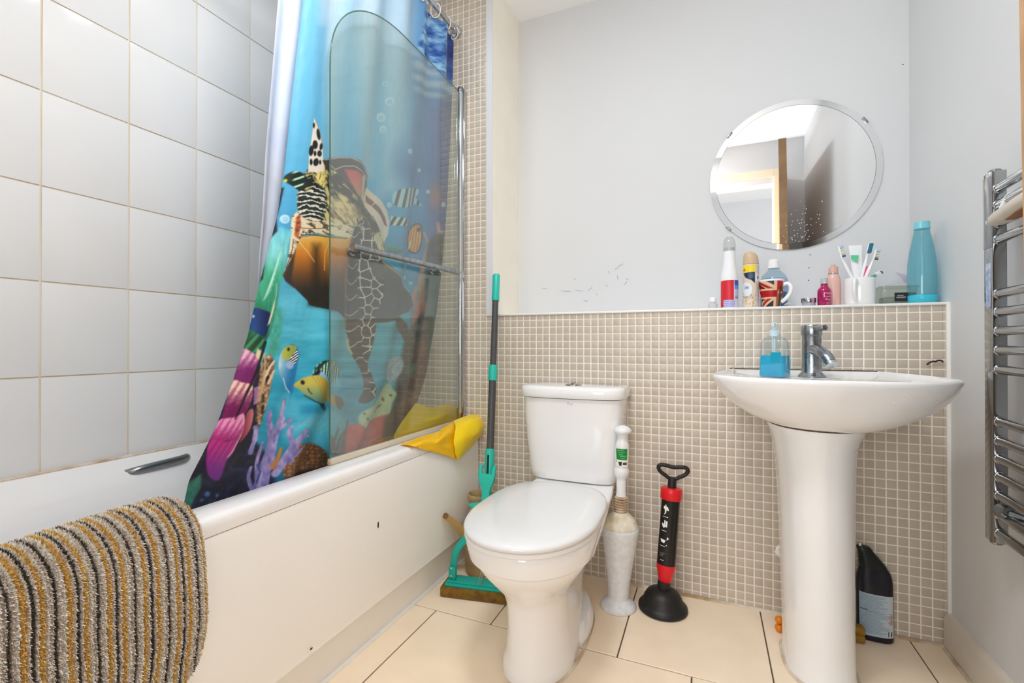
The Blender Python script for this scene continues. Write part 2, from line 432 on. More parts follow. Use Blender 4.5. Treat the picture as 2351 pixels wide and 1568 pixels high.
build('door_knob', knob, mat('dark_bronze', (44, 26, 22), .3, metal=.6), door_panel, label='dark bronze door knob')
# ------------------------------------------------------------------ bathtub
bt = thing('bathtub', 'white acrylic bathtub with a flat front panel along the tiled left wall', 'bathtub', (-1.26, .93, 0))
R = []
for x0, x1, y0, y1, r, z in [(-1.62, -.905, .08, 1.776, .01, .519), (-1.62, -.904, .08, 1.776, .012, .535), (-1.62, -.905, .08, 1.776, .014, .547),
                             (-1.62, -.910, .08, 1.776, .016, .554), (-1.62, -.919, .08, 1.776, .016, .557), (-1.605, -.984, .14, 1.72, .05, .557),
                             (-1.598, -.990, .15, 1.71, .06, .554), (-1.590, -.996, .17, 1.70, .08, .545)]:
    R.append(rrect(x0, x1, y0, y1, r, z, 12))
# the well: egg-shaped towards the near end
for hx_, yf_, yb_, z, p0 in [(.288, .185, 1.685, .528, 3.2), (.280, .25, 1.67, .492, 2.8), (.276, .285, 1.66, .476, 2.6), (.270, .30, 1.65, .455, 2.5), (.255, .34, 1.63, .38, 2.5), (.235, .40, 1.58, .26, 2.5), (.205, .47, 1.52, .19, 2.6), (.15, .58, 1.42, .175, 2.6)]:
    ring = []
    for q in R[7]:
        f_ = math.atan2(q.y-.98, (q.x+1.289)*2.6); c_, s_ = math.cos(f_)/2.6, math.sin(f_); bb_ = (.98-yf_) if s_ < 0 else (yb_-.98); pp = p0 if s_ < 0 else 5
        rr_ = (abs(c_/hx_)**pp+abs(s_/bb_)**pp)**(-1/pp); ring.append(Vector((-1.289+rr_*c_, .98+rr_*s_, z)))
    R.append(ring)
build('tub', loft(R, False, True), M_acr, bt, 50)
pan = [(-.925, .5185), (-.9065, .5175), (-.9045, .510), (-.9045, .480), (-.9030, .468), (-.9030, .166), (-.906, .150), (-.906, .131), (-.930, .131)]
build('front_panel', extrude(pan, 1, .08, 1.774), M_panel, bt, 30)
build('plinth', box(-.965, .08, .004, -.943, 1.776, .133), M_panel, bt)
gp = cat([(-1.584, .786, .511), (-1.565, .797, .518), (-1.543, .825, .527), (-1.538, .870, .531), (-1.538, .930, .533), (-1.542, .965, .534), (-1.562, .984, .531), (-1.584, .990, .527)], 6)
build('grip_handle', tube(gp, .0105, 14, flat=1.15), M_steel, bt, 50, label='brushed steel grip handle')
structure('trim_7', tube([(-.9385, .1, .002), (-.9385, 1.0, .002), (-.9385, 1.765, .002)], .0075, 8), M_trim)
structure('trim_8', tube(cat([(-1.614, .1, .559), (-1.614, .7, .5595), (-1.614, 1.2, .559), (-1.614, 1.775, .559)], 6), .004, 8), mat('bath_sealant', (238, 234, 226), .6, col2=(196, 160, 120), nscale=16))
chip = mat('dark_chip', (40, 36, 32), .8)
build('chip', lathe([(.0012, 0), (.0035, .0006), (.001, .0012)], at(868, 1205, X=-.9032), (1, 0, 0), 8, flat=3.), chip, bt, label='small dark chip in the panel')
build('chip', lathe([(.001, 0), (.0045, .0012), (.001, .0024)], at(714, 1489, X=-.9032), (1, 0, 0), 8, flat=.6), chip, bt, label='small dark chip in the panel')

# ------------------------------------------------------------------ curtain rail
XC = -1.012
rl = thing('curtain_rail', 'chrome shower curtain rail fixed to the mosaic wall above the bath', 'rail', (XC, YB-.004, 2.26))
build('rail_tube', tube([(XC, .12, 2.262), (XC, YB-.008, 2.262)], .0115, 20), M_chrome, rl)
build('wall_flange', lathe([(.012, .035), (.016, .034), (.016, .012), (.024, .008), (.026, 0)], (XC, YB-.004, 2.262), (0, -1, 0), 28), M_chrome, rl)

# ------------------------------------------------------------------ printed shower curtain
Lp = [(.40, .625), (.5413, .648), (.6038, .657), (.6578, .684), (.7275, .7175), (.815, .7532), (.9207, .7912), (1.0488, .822), (1.2318, .8736), (1.3683, .8962), (1.60, .922), (1.8345, .952), (2.24, .99)]
Rp = [(.40, 1.33), (.5505, 1.402), (.652, 1.4695), (.7786, 1.5423), (1.0215, 1.6207), (1.2422, 1.6708), (1.4694, 1.7056), (1.7623, 1.735), (2.0244, 1.758), (2.24, 1.762)]
NU, NV = 360, 820
zs = np.linspace(.478, 2.235, NV); us = np.linspace(0, 1, NU)
yl = np.interp(zs, *zip(*Lp)); yr = np.interp(zs, *zip(*Rp))
for _ in range(30):
    yl[1:-1] = (yl[:-2]+yl[1:-1]*2+yl[2:])/4; yr[1:-1] = (yr[:-2]+yr[1:-1]*2+yr[2:])/4
U, Zz = np.meshgrid(us, zs, indexing='ij'); Yy = yl[None]+(yr-yl)[None]*U
top = np.clip((Zz-1.3)/.9, 0, 1)
fold = .0085*np.sin(U*2*PI*3.2+.9+.5*Zz)+.006*np.sin(U*2*PI*6.1+1.7*Zz)+.016*top*np.sin(U*2*PI*6+.4)
fold *= np.clip(U/.2, 0, 1)
tubeb = .007*np.exp(-((U-.075)/.05)**2) - .002*np.exp(-((U-.17)/.04)**2) - .006*np.exp(-(U/.02)**2)
fold = fold+tubeb*np.clip((Zz-.55)/.3, .35, 1)
fold += .0015*(fbm(U*60, Zz*30, 3)-.5)
X0 = np.interp(Zz, [.40, .56, .70, 2.0, 2.24], [-1.062, -1.038, -1.024, -1.021, -1.018])
Xx = np.minimum(X0+fold, np.interp(Zz, [.5, .56, .60], [-1.034, -1.012, -.9985]))
# scalloped top edge between the rings
ringu = [.06, .22, .38, .53, .67, .80, .905, .985]
sag = np.min(np.abs(us[:, None]-np.array(ringu)[None]), axis=1)
Zt = Zz - (np.clip(sag/.08, 0, 1)**2*.022)[:, None]*np.clip((Zz-2.0)/.235, 0, 1)
V = np.stack([Xx, Yy, Zt], -1).reshape(-1, 3)
# print drawn on the flat cloth; drawing coordinates are image pixels, the camera's projection of its plane (y, z)
def cloth_to_px(y, z, x=-1.02):
    d0 = x*FW[0]+y*FW[1]+(z-.9)*FW[2]
    return 1175.5+1068*(x*RT[0]+y*RT[1])/d0, 784-1068*(x*UP[0]+y*UP[1]+(z-.9)*UP[2])/d0
px, py = cloth_to_px(Yy, Zz)
cv = Canvas(px, py)
def sea(x, y):
    g = ramp([(-300, (196, 222, 242)), (0, (168, 210, 238)), (150, (140, 200, 234)), (300, (104, 186, 226)), (420, (84, 176, 222)), (560, (62, 158, 206)), (690, (86, 190, 220)),
              (790, (74, 186, 214)), (880, (48, 166, 202)), (980, (36, 150, 184)), (1080, (16, 118, 152)), (1200, (8, 70, 100))])(y)
    r = ramp([(-300, (90, 150, 205)), (100, (66, 130, 196)), (300, (58, 116, 186)), (480, (46, 126, 190)), (640, (40, 120, 180)), (900, (60, 110, 140)), (1200, (40, 60, 70))])(y)
    c = mix(g, r, np.clip((x-900-(y-300)*.02)/110, 0, 1)*np.clip((1000-y)/250, 0, 1))
    n = fbm(x/60, y/14, 5)-.5
    return c+n[:, None]*np.interp(y, [500, 750, 1100], [10, 62, 44])[:, None]
cv.c[:] = sea(cv.x, cv.y)
# pale light shafts
for xs in ([(745, -200), (800, -200), (770, 420), (755, 420)], [(815, -200), (880, -200), (858, 400), (826, 420)], [(900, -200), (960, -200), (925, 430), (880, 450)], [(620, -200), (665, -200), (650, 330), (632, 330)]):
    cv.poly(xs, (214, 230, 242), 16, .55)
cv.poly([(690, -200), (742, -200), (712, 300), (676, 330)], (98, 190, 232), 12, .7)
cv.poly([(724, 60), (750, 60), (738, 330), (716, 330)], (70, 165, 215), 7, .35)
# breaking wave along the top right
def wave(x, y):
    a = fbm((x+y*.55)/34, (y-x*.9)/16, 11); b = fbm((x+y*.8)/12, (y-x*.6)/9, 23)
    t = np.clip((a*.7+b*.45-.36)*2.7, 0, 1)
    return mix((14, 62, 150), (150, 200, 236), t)
cv.poly([(958, 112), (972, 40), (985, -120), (1060, -120), (1060, 190), (1030, 190), (1020, 176), (1000, 160), (975, 130)], wave, 4)
cv.poly([(1022, 60), (1060, 40), (1060, 178), (1022, 186)], lambda x, y: mix((16, 30, 104), (60, 110, 190), fbm(x/14, y/16, 4)*1.5-.25), 3)
cv.poly([(948, 120), (1018, 178), (1046, 200), (1046, 232), (1000, 224), (950, 206)], lambda x, y: mix((86, 150, 198), (206, 226, 238), np.sin((y-(x-950)*.35)/4.6+2*fbm(x/20, y/20, 3))*.5+.5), 8, .75)
# deep water clouds and reef shade on the right
cv.ell(955, 370, 42, 62, (44, 104, 172), 10, 22, .75); cv.ell(945, 335, 30, 40, (150, 205, 230), 0, 14, .35)
cv.poly([(998, 250), (1046, 220), (1046, 700), (985, 720), (988, 470)], lambda x, y: mix((48, 86, 160), (92, 110, 170), fbm(x/18, y/22, 8)), 10, .9)
cv.ell(1000, 452, 12, 30, (176, 112, 104), 0, 8, .8)
# bubbles
for bx, by, br in [(880, 268, 9), (898, 232, 8), (884, 296, 7), (890, 190, 5), (938, 348, 5), (968, 390, 4), (897, 470, 5), (934, 611, 4), (934, 637, 4), (948, 650, 3), (655, 503, 9), (633, 705, 4), (636, 730, 4), (985, 440, 4), (1015, 470, 5)]:
    cv.ell(bx, by, br, br*1.15, (222, 238, 248), 0, 1.2, .85); cv.ell(bx+.5, by+1, br*.66, br*.8, (140, 204, 234), 0, 1.2, .8)
# coral branches, right edge
def corr(x, y): return mix((196, 128, 112), (226, 176, 150), fbm(x/9, y/9, 2))
for P, a, b in [([(958, 760), (972, 690), (968, 640), (975, 600)], 20, 9), ([(968, 660), (990, 620), (1000, 560)], 16, 7), ([(975, 600), (985, 560), (976, 535)], 9, 6), ([(1003, 600), (1006, 550), (1003, 512)], 10, 6),
                ([(985, 640), (1008, 590)], 10, 5), ([(965, 690), (985, 660)], 12, 7), ([(960, 720), (975, 664)], 8, 6), ([(1000, 560), (1012, 530)], 7, 4), ([(950, 690), (958, 660)], 9, 6)]:
    cv.line(P, a, corr, 1.6, .9, 4, b)
cv.poly([(950, 690), (985, 640), (1000, 660), (985, 740), (945, 760)], lambda x, y: mix((188, 84, 74), (214, 140, 118), fbm(x/12, y/12, 9)), 6, .75)
# dark reef, lower right
def reef(x, y):
    n = fbm(x/16, y/16, 31); return mix((26, 30, 32), (112, 104, 92), np.clip(n*1.9-.55, 0, 1))
cv.poly([(985, 560), (1020, 560), (1010, 800), (975, 900), (930, 1040), (880, 1060), (885, 985), (905, 930), (918, 860), (935, 780), (955, 740), (978, 700)], reef, 4, 1, 4)
cv.poly([(955, 800), (990, 740), (990, 850), (950, 905), (940, 870)], lambda x, y: mix((78, 40, 32), (168, 96, 76), fbm(x/6, y/6, 14)), 5, .8)
cv.poly([(915, 940), (935, 890), (960, 910), (950, 960), (925, 990)], lambda x, y: mix((96, 66, 46), (186, 140, 104), fbm(x/6, y/7, 15)), 4, .9)
cv.poly([(888, 852), (900, 826), (922, 818), (930, 838), (918, 866), (904, 884)], lambda x, y: mix((120, 150, 176), (206, 220, 232), fbm(x/5, y/5, 12)), 3, 1, 3)
cv.poly([(985, 640), (1012, 600), (1004, 720), (990, 790), (976, 830), (978, 740)], lambda x, y: mix((16, 66, 60), (60, 120, 100), fbm(x/8, y/14, 17)), 4, .7)
# small fish on the right
def stripes(c1, c2, k, ang, ph=0., sh=.0):
    ca, sa = math.cos(math.radians(ang)), math.sin(math.radians(ang))
    return lambda x, y: mix(c1, c2, np.clip(np.sin((x*ca+y*sa)/k*2*PI+ph)*2.6+.5+sh, 0, 1))
cv.poly([(903, 462), (905, 445), (915, 436), (935, 432), (956, 431), (966, 434), (966, 444), (960, 452), (968, 462), (971, 472), (958, 468), (945, 472), (925, 478), (910, 473)], stripes((176, 214, 222), (70, 74, 74), 13.5, 12, 1., -.5), 1.4, 1, 3)
cv.poly([(900, 496), (922, 500), (937, 505), (930, 512), (936, 520), (915, 519), (899, 517)], stripes((206, 222, 214), (52, 58, 58), 11, 25, 2.), 1.2)
cv.poly([(938, 560), (936, 545), (945, 524), (962, 512), (970, 516), (972, 545), (966, 575), (958, 582), (946, 578)], (38, 46, 60), 1.4, 1, 3)
cv.poly([(941, 556), (940, 545), (948, 526), (962, 515), (968, 520), (970, 545), (963, 574), (957, 579), (947, 572)], stripes((238, 176, 88), (196, 122, 52), 5.2, 8), 1.2, 1, 3)
cv.ell(965, 527, 3, 4.5, (50, 36, 30)); cv.ell(946, 563, 2.5, 12, (238, 230, 190), 18)
cv.poly([(888, 566), (900, 562), (912, 570), (921, 577), (912, 582), (895, 581)], lambda x, y: mix((70, 170, 150), (40, 110, 110), (y-562)/18), 1.5, 1, 3)

# ---- turtle
def speckle(c1, c2, s, k=0., seed=1): return lambda x, y: mix(c1, c2, np.clip((fbm(x/s, y/(s*1.0), seed)-.5+k)*7+.5, 0, 1))
def wrinkle(c1, c2, s, ang, seed, k=0., st=5.):
    ca, sa = math.cos(math.radians(ang)), math.sin(math.radians(ang))
    return lambda x, y: mix(c1, c2, np.clip((fbm((x*ca+y*sa)/(s*st), (-x*sa+y*ca)/s, seed)-.5+k)*8+.5, 0, 1))
# lower shell and far side
def shell_c(x, y):
    c = ramp([(520, (240, 214, 160)), (548, (238, 182, 80)), (585, (206, 128, 34)), (630, (112, 70, 30)), (665, (44, 38, 32)), (760, (40, 40, 38))])(y-np.clip((x-760)*.05, 0, 30))
    c = mix(c, (70, 74, 72), np.clip((x-815)/50, 0, 1)*np.clip((y-585)/50, 0, 1))
    return c
cv.poly([(690, 545), (676, 575), (662, 604), (652, 622), (646, 632), (654, 644), (680, 662), (712, 690), (716, 700), (745, 708), (765, 714), (800, 735), (860, 742), (885, 740), (905, 734), (925, 724), (942, 716), (951, 700), (948, 680), (940, 662), (920, 640), (902, 618), (884, 596), (868, 575), (840, 560), (790, 545), (740, 538)], shell_c, 1.3)
cv.line([(884, 600), (905, 626), (926, 646), (944, 668)], 2, (214, 206, 190), .8, .8)
cv.poly([(722, 560), (742, 560), (746, 640), (760, 712), (740, 706), (716, 700), (722, 630)], (34, 28, 22), 9, .6)
cv.poly([(650, 632), (662, 604), (678, 575), (670, 640), (676, 660), (655, 646)], (48, 42, 36), 3, .9)
cv.line([(688, 556), (708, 576), (728, 600)], 1.8, (250, 226, 170), .8, .85); cv.line([(762, 552), (752, 580), (750, 620)], 1.6, (236, 200, 140), .8, .8)
cv.poly([(905, 734), (925, 726), (938, 742), (946, 772), (948, 812), (944, 846), (936, 842), (938, 800), (928, 768)], (72, 70, 58), 1.6)
# cream neck plate
cv.poly([(668, 498), (680, 486), (700, 496), (735, 505), (765, 500), (800, 500), (808, 520), (800, 548), (770, 540), (730, 534), (700, 540), (690, 546), (676, 575), (662, 604), (652, 622), (658, 600), (664, 560), (666, 525)], wrinkle((240, 226, 194), (92, 78, 56), 5, 30, 44, -.14, 3), 1.4)
cv.line([(692, 540), (705, 538), (740, 540), (790, 548)], 2.2, (60, 48, 36), .8, .9); cv.line([(680, 520), (700, 524), (740, 524), (762, 520)], 1.6, (52, 42, 34), .8, .9, 3)
cv.line([(672, 550), (668, 580), (655, 616)], 2, (56, 46, 36), .9, .9, 3)
# neck / shoulder
cv.poly([(705, 388), (748, 372), (768, 380), (780, 396), (800, 430), (838, 450), (870, 500), (890, 535), (886, 590), (868, 575), (845, 520), (806, 520), (765, 505), (735, 506), (700, 498), (682, 486), (680, 450), (690, 415)], wrinkle((236, 214, 150), (44, 36, 28), 5, 62, 51, -.07, 3.2), 1.5)
cv.poly([(757, 400), (790, 400), (812, 440), (850, 470), (884, 520), (886, 560), (868, 560), (846, 500), (820, 484), (790, 450), (764, 440)], wrinkle((206, 176, 118), (30, 24, 22), 4.5, 56, 61, .10, 4), 4, .95)
cv.poly([(808, 470), (838, 490), (828, 505), (800, 486)], (132, 88, 60), 5, .6)
cv.poly([(760, 450), (790, 456), (820, 500), (800, 520), (765, 500)], wrinkle((240, 214, 160), (150, 104, 60), 6, 60, 77, -.1), 5, .7)
cv.poly([(730, 380), (752, 376), (754, 430), (736, 470), (722, 470)], wrinkle((242, 224, 130), (110, 92, 40), 4, 110, 66, -.12, 4), 4, .8)
cv.poly([(856, 536), (884, 530), (886, 584), (872, 592), (858, 570)], wrinkle((248, 234, 186), (90, 70, 40), 4, 90, 68, -.16, 3), 4, .85)
# dark head stripes
cv.poly([(686, 432), (704, 404), (730, 420), (752, 436), (756, 478), (744, 505), (712, 506), (688, 492), (681, 470)], lambda x, y: mix(mix((16, 22, 24), (24, 78, 66), fbm(x/9, y/7, 16)*1.6-.5), (236, 232, 220), np.clip(np.sin((y-((x-690)/30)**2*4+x*.16+15*fbm(x/17, y/10, 6))/10.5*2*PI)*2.2-.55, 0, 1)), 2.2, 1, 3)
cv.poly([(688, 400), (716, 396), (728, 424), (700, 440), (686, 430)], wrinkle((210, 196, 130), (18, 30, 28), 4, -20, 71, .12, 4), 3, .95)
cv.poly([(678, 500), (688, 492), (690, 520), (684, 548), (674, 540)], speckle((196, 96, 40), (120, 50, 24), 4, 0, 5), 2.5, .95)
# upper flipper with black spots
cv.poly([(721, 270), (728, 282), (738, 305), (744, 335), (746, 370), (748, 392), (728, 396), (706, 394), (708, 360), (714, 318), (718, 290)], (238, 230, 218), 1.3)
for e in [(733, 308, 5, 13, -12), (724, 332, 7, 10, 0), (740, 336, 4, 8, 10), (714, 346, 6, 12, 8), (736, 352, 6, 7, 0), (724, 352, 3.5, 6, 0), (727, 372, 7, 9, 15), (714, 372, 4, 7, 0), (720, 288, 3, 6, 0), (738, 372, 3, 5, 0)]:
    cv.ell(*e[:4], (22, 20, 20), e[4], 1)
cv.line([(722, 272), (736, 300), (745, 335)], 1.6, (176, 120, 96), .8, .8)
# upper shell rim
cv.poly([(744, 368), (762, 362), (784, 360), (802, 361), (820, 369), (838, 384), (848, 398), (846, 430), (838, 452), (822, 446), (800, 425), (776, 392), (756, 388)], (66, 50, 48), 1.4)
cv.poly([(792, 388), (812, 392), (829, 404), (830, 440), (824, 452), (812, 440), (801, 420)], lambda x, y: mix((206, 70, 66), (226, 150, 120), (y-390)/62), 2.5)
cv.poly([(829, 404), (842, 400), (838, 460), (828, 458)], (226, 206, 176), 3, .9)
cv.line([(752, 366), (784, 361), (804, 363), (826, 376), (848, 400)], 2.2, (214, 190, 184), .9); cv.line([(776, 388), (790, 381), (808, 382), (830, 396), (846, 410)], 2, (216, 204, 198), .8)
cv.line([(762, 376), (775, 388)], 1.8, (210, 200, 190), .8)
cv.poly([(845, 428), (862, 444), (880, 462), (893, 484), (898, 510), (894, 540), (886, 556), (876, 530), (860, 496), (842, 472), (838, 452)], lambda x, y: mix((240, 214, 184), (232, 218, 214), (x-840)/50), 1.4)
cv.poly([(844, 446), (858, 458), (876, 478), (889, 500), (893, 520), (888, 516), (876, 494), (860, 474), (845, 462)], (118, 66, 60), 1.2)
cv.line([(860, 470), (868, 462)], 2.2, (240, 226, 214), .8)
# near flipper with its white net
FL = [(840, 504), (826, 508), (812, 520), (802, 540), (797, 560), (792, 590), (787, 622), (787, 660), (790, 700), (796, 725), (799, 752), (806, 775), (808, 800), (812, 815), (820, 830), (832, 850), (838, 872), (836, 900), (826, 922), (838, 926), (848, 920), (858, 905), (857, 880), (852, 855), (848, 836), (854, 812), (862, 780), (867, 745), (866, 722), (880, 690), (884, 650), (884, 610), (872, 575), (858, 540), (850, 512)]
cv.poly(FL, (62, 56, 52), 1.3, 1, 2)
i = cv.sel(FL, 0)
tmp = Canvas(cv.x[i], cv.y[i], (0, 0, 0)); tmp.poly(FL, (255, 255, 255), 1.3, 1, 2); inside = tmp.c[:, 0]/255
sc = np.interp(cv.y[i], [500, 600, 720, 860, 930], [9, 15, 14, 17, 18])
edge, cid = cells(cv.x[i]/19+.12*np.sin(cv.y[i]/30), cv.y[i]/22, 5)
leftm = np.clip((cv.x[i]-np.interp(cv.y[i], [500, 560, 640, 720, 800, 860, 930], [838, 826, 824, 826, 832, 846, 846]))/5, 0, 1)
net = np.clip((.135-edge)/.05, 0, 1)*leftm
bars = np.clip((np.abs(((cv.y[i]-12*np.sin(np.clip((cv.x[i]-790)/36, 0, 1)*PI))/36+.2) % 1-.5)-.455)/.02, 0, 1)*(1-leftm)
a = np.clip(net+bars*.9, 0, 1)*inside
cv.c[i] = cv.c[i]*(1-a[:, None])+np.array((226, 220, 212))*a[:, None]
for k in range(5): cv.line([(808+k*6, 520-k*2), (842, 512+k*9)], 2, (222, 216, 206), .7, .8)
cv.line([(801, 548), (792, 600), (788, 650), (793, 712), (800, 750)], 6, (196, 120, 66), 3, .75, 3)
cv.line([(812, 812), (806, 796), (805, 780)], 5, (226, 206, 170), 2, .9)
cv.ell(872, 620, 14, 22, (84, 80, 76), -25, 2, .95)
# ---- fish lower left
cv.poly([(643, 838), (648, 812), (660, 796), (676, 790), (692, 802), (690, 840), (682, 880), (676, 905), (664, 893), (650, 868)], lambda x, y: mix(mix((196, 226, 240), (24, 128, 190), (x-646)/30), (14, 110, 176), (y-840)/60), 1.6, 1, 3)
cv.poly([(650, 812), (660, 796), (676, 792), (688, 797), (680, 812), (668, 828), (656, 824)], lambda x, y: mix((196, 200, 90), (150, 168, 70), (x-650)/30), 1.4, 1, 2)
cv.poly([(690, 800), (692, 818), (684, 838), (668, 826), (680, 812)], stripes((236, 240, 244), (24, 28, 46), 5, 58), 1)
cv.ell(667, 802, 3.2, 4, (20, 24, 20)); cv.ell(671, 838, 10, 9, (170, 196, 232), 30, 2, .9)
cv.line([(655, 868), (662, 890), (672, 902)], 2, (220, 238, 246), .8); cv.line([(680, 868), (676, 900), (668, 940), (660, 960)], 3, (20, 130, 190), 1.5, .8, 3)
cv.poly([(718, 860), (724, 840), (738, 829), (754, 826), (772, 832), (784, 844), (788, 862), (780, 876), (764, 884), (745, 878), (730, 870)], lambda x, y: mix(stripes((26, 92, 62), (208, 232, 226), 6.4, 4)(x, y), (80, 176, 226), np.clip((y-852)/26, 0, 1)*.55), 1.5, 1, 3)
cv.poly([(730, 862), (722, 845), (738, 828), (750, 827), (736, 838), (729, 850)], (14, 60, 44), 1.5); cv.line([(720, 862), (728, 852)], 7, (10, 30, 40), 1.5)
cv.poly([(742, 880), (765, 884), (784, 872), (790, 890), (778, 900), (755, 896)], (130, 206, 236), 5, .7)
BF = [(681, 886), (686, 879), (700, 868), (716, 862), (730, 862), (745, 872), (758, 888), (766, 905), (774, 914), (788, 918), (793, 930), (784, 942), (775, 932), (762, 922), (748, 926), (732, 926), (716, 920), (702, 908), (692, 895)]
cv.poly(BF, lambda x, y: mix(mix((198, 186, 84), (66, 130, 136), (y-880)/46), (206, 152, 40), np.clip((x-722)/40, 0, 1)*np.clip(1.2-(y-870)/70, 0, 1)), 1.3, 1, 2)
for k in range(7): cv.line([(716+k*7, 864+k*1.5), (728+k*6.2, 890+k*2), (736+k*5, 920)], 1.3, (150, 116, 36), .7, .6)
cv.ell(699, 878, 3.6, 5, (16, 18, 22)); cv.line([(707, 892), (709, 900), (712, 904)], 2.4, (40, 50, 40), .8)
cv.line([(700, 908), (716, 921), (733, 927), (748, 927)], 2.6, (24, 36, 50), 1)
cv.poly([(728, 926), (750, 928), (756, 938), (754, 947), (744, 942)], (16, 28, 58), 1.4); cv.poly([(776, 908), (788, 912), (794, 928), (785, 942), (777, 930)], (86, 82, 70), 1.5)
cv.poly([(728, 860), (733, 852), (745, 864), (756, 880), (748, 874)], (140, 200, 236), 1.6)
cv.poly([(756, 884), (776, 908), (776, 936), (762, 924)], (206, 158, 96), 3, .7)
# ---- sandy mounds
def sand(x, y): return mix((66, 176, 206), (150, 214, 230), fbm(x/4, y/4, 19)*np.clip(1.4-(y-945)/60, .1, 1))
cv.poly([(655, 1000), (680, 968), (715, 948), (760, 942), (800, 960), (830, 990), (800, 1040), (740, 1045), (680, 1030)], sand, 9, .8, 3)
cv.poly([(640, 930), (665, 905), (700, 925), (690, 960), (650, 965)], (110, 200, 224), 9, .5); cv.poly([(690, 930), (740, 940), (750, 952), (690, 950)], (24, 130, 180), 7, .6)
cv.poly([(640, 1040), (700, 985), (760, 1040), (740, 1075), (650, 1085)], (20, 126, 158), 12, .5)
# ---- pale green and red corals
cv.poly([(826, 975), (825, 955), (838, 940), (855, 930), (870, 905), (888, 886), (902, 880), (908, 895), (914, 905), (904, 925), (900, 950), (880, 960), (850, 966), (842, 985)], lambda x, y: mix((176, 206, 160), (226, 232, 200), fbm(x/6, y/6, 33)), 2.5, 1, 2)
for e in [(887, 917, 3, 5), (903, 908, 2.5, 3), (876, 934, 9, 2.5), (835, 950, 2, 2), (842, 962, 2.5, 4), (866, 945, 3, 3)]: cv.ell(*e, (64, 74, 60), -30, 1.2, .9)
def redc(x, y): return mix((206, 66, 62), (232, 122, 110), fbm(x/9, y/9, 21))
cv.poly([(796, 1048), (800, 1000), (808, 978), (822, 974), (836, 980), (840, 990), (850, 970), (872, 962), (895, 952), (902, 968), (892, 1010), (872, 1030), (830, 1050)], redc, 2.5, 1, 2)
cv.line([(838, 985), (836, 1010)], 3, (150, 44, 44), 2, .7)
cv.line([(834, 1022), (850, 1018), (860, 1020), (872, 1008), (884, 1000)], 2.4, (226, 160, 130), 1, .9, 3)
cv.poly([(890, 960), (912, 940), (925, 980), (900, 1015), (885, 1020)], lambda x, y: mix((60, 44, 36), (130, 90, 70), fbm(x/5, y/5, 41)), 4, .9)
for P in ([(772, 1042), (778, 1010), (784, 985)], [(784, 1045), (790, 1010), (800, 990)], [(795, 1040), (800, 1000), (806, 968)], [(778, 1030), (770, 1005)]): cv.line(P, 9, lambda x, y: mix((70, 60, 52), (168, 120, 92), fbm(x/3, y/3, 37)), 2, .9, 3, 4)
# ---- brown lumpy coral
i = cv.sel([(665, 1010), (775, 1100)], 0)
def lumps(x, y):
    e, c = cells(x/11, y/9, 9); base = mix((150, 104, 66), (96, 66, 42), (x-680)/90)
    return base*(.55+.5*np.clip(e*2.2, 0, 1))[:, None]+np.array((18, 14, 10))*c[:, None]
cv.poly([(655, 1095), (662, 1040), (680, 1022), (708, 1018), (735, 1020), (757, 1036), (768, 1056), (775, 1080), (740, 1095), (690, 1110)], lumps, 2, 1, 3)
# ---- the left leaf of the curtain: weed, blue fish, magenta corals, dark bottom
def tip(x, y): return ramp([(500, (84, 182, 226)), (545, (120, 210, 224)), (585, (120, 208, 208)), (630, (66, 176, 140)), (700, (40, 140, 104)), (800, (24, 90, 60)), (900, (20, 60, 50))])(y)+(fbm(x/5, (y+x)/22, 13)-.5)[:, None]*50
cv.poly([(646, 520), (668, 530), (655, 600), (640, 660), (632, 720), (622, 760), (600, 800), (560, 860), (540, 860), (560, 800), (590, 640), (620, 540)], tip, 3)
for k in range(9): cv.line([(606+k*2, 690-k*5), (622+k*3, 664-k*12)], 2, (190, 240, 226), 1.2, .6)
cv.poly([(632, 690), (650, 720), (645, 800), (625, 830), (612, 815), (618, 760)], lambda x, y: mix((40, 150, 110), (96, 196, 180), fbm(x/8, y/10, 27)), 7, .8)
cv.poly([(568, 790), (590, 764), (606, 780), (600, 800), (580, 812), (566, 806)], lambda x, y: mix((12, 66, 40), (90, 176, 130), np.clip(np.sin((x*.8+y*.6)/2.6)*.5+.2, 0, 1)), 2)
cv.poly([(578, 752), (582, 726), (590, 706), (606, 712), (622, 722), (616, 748), (608, 772), (598, 770)], lambda x, y: mix((18, 70, 140), (8, 26, 74), (x-585)/30), 1.6, 1, 2); cv.ell(587, 726, 2, 3, (200, 220, 230))
cv.poly([(624, 705), (632, 680), (634, 650), (628, 706), (618, 742), (612, 748)], (226, 226, 196), 1.4)
def tube_c(x, y): return mix((206, 96, 150), (120, 30, 106), (y-800)/80)
def ribs(lo, hi, y0, y1, seed): return lambda x, y: mix(hi, lo, np.clip((y-y0)/(y1-y0)+.42*np.sin((x*.80+y*.45)/1.7)*np.clip(1.1-(y-y0)/(y1-y0)*1.2, 0, 1)+.55*(fbm(x/2.6, y/2.6, seed)-.5), 0, 1))
cv.poly([(440, 1190), (440, 1090), (500, 975), (520, 925), (560, 850), (625, 830), (600, 960), (590, 1010), (640, 1060), (640, 1130), (600, 1190)], lambda x, y: mix((8, 10, 26), (40, 44, 84), np.clip(fbm(x/12, y/9, 18)*1.6-.55, 0, 1)), 4)
cv.poly([(590, 800), (607, 812), (596, 836), (580, 830)], (226, 214, 178), 2)
cv.poly([(541, 872), (553, 838), (562, 802), (576, 806), (592, 826), (590, 850), (582, 880), (566, 882)], ribs((118, 30, 104), (236, 184, 206), 806, 850, 2), 1.6, 1, 2)
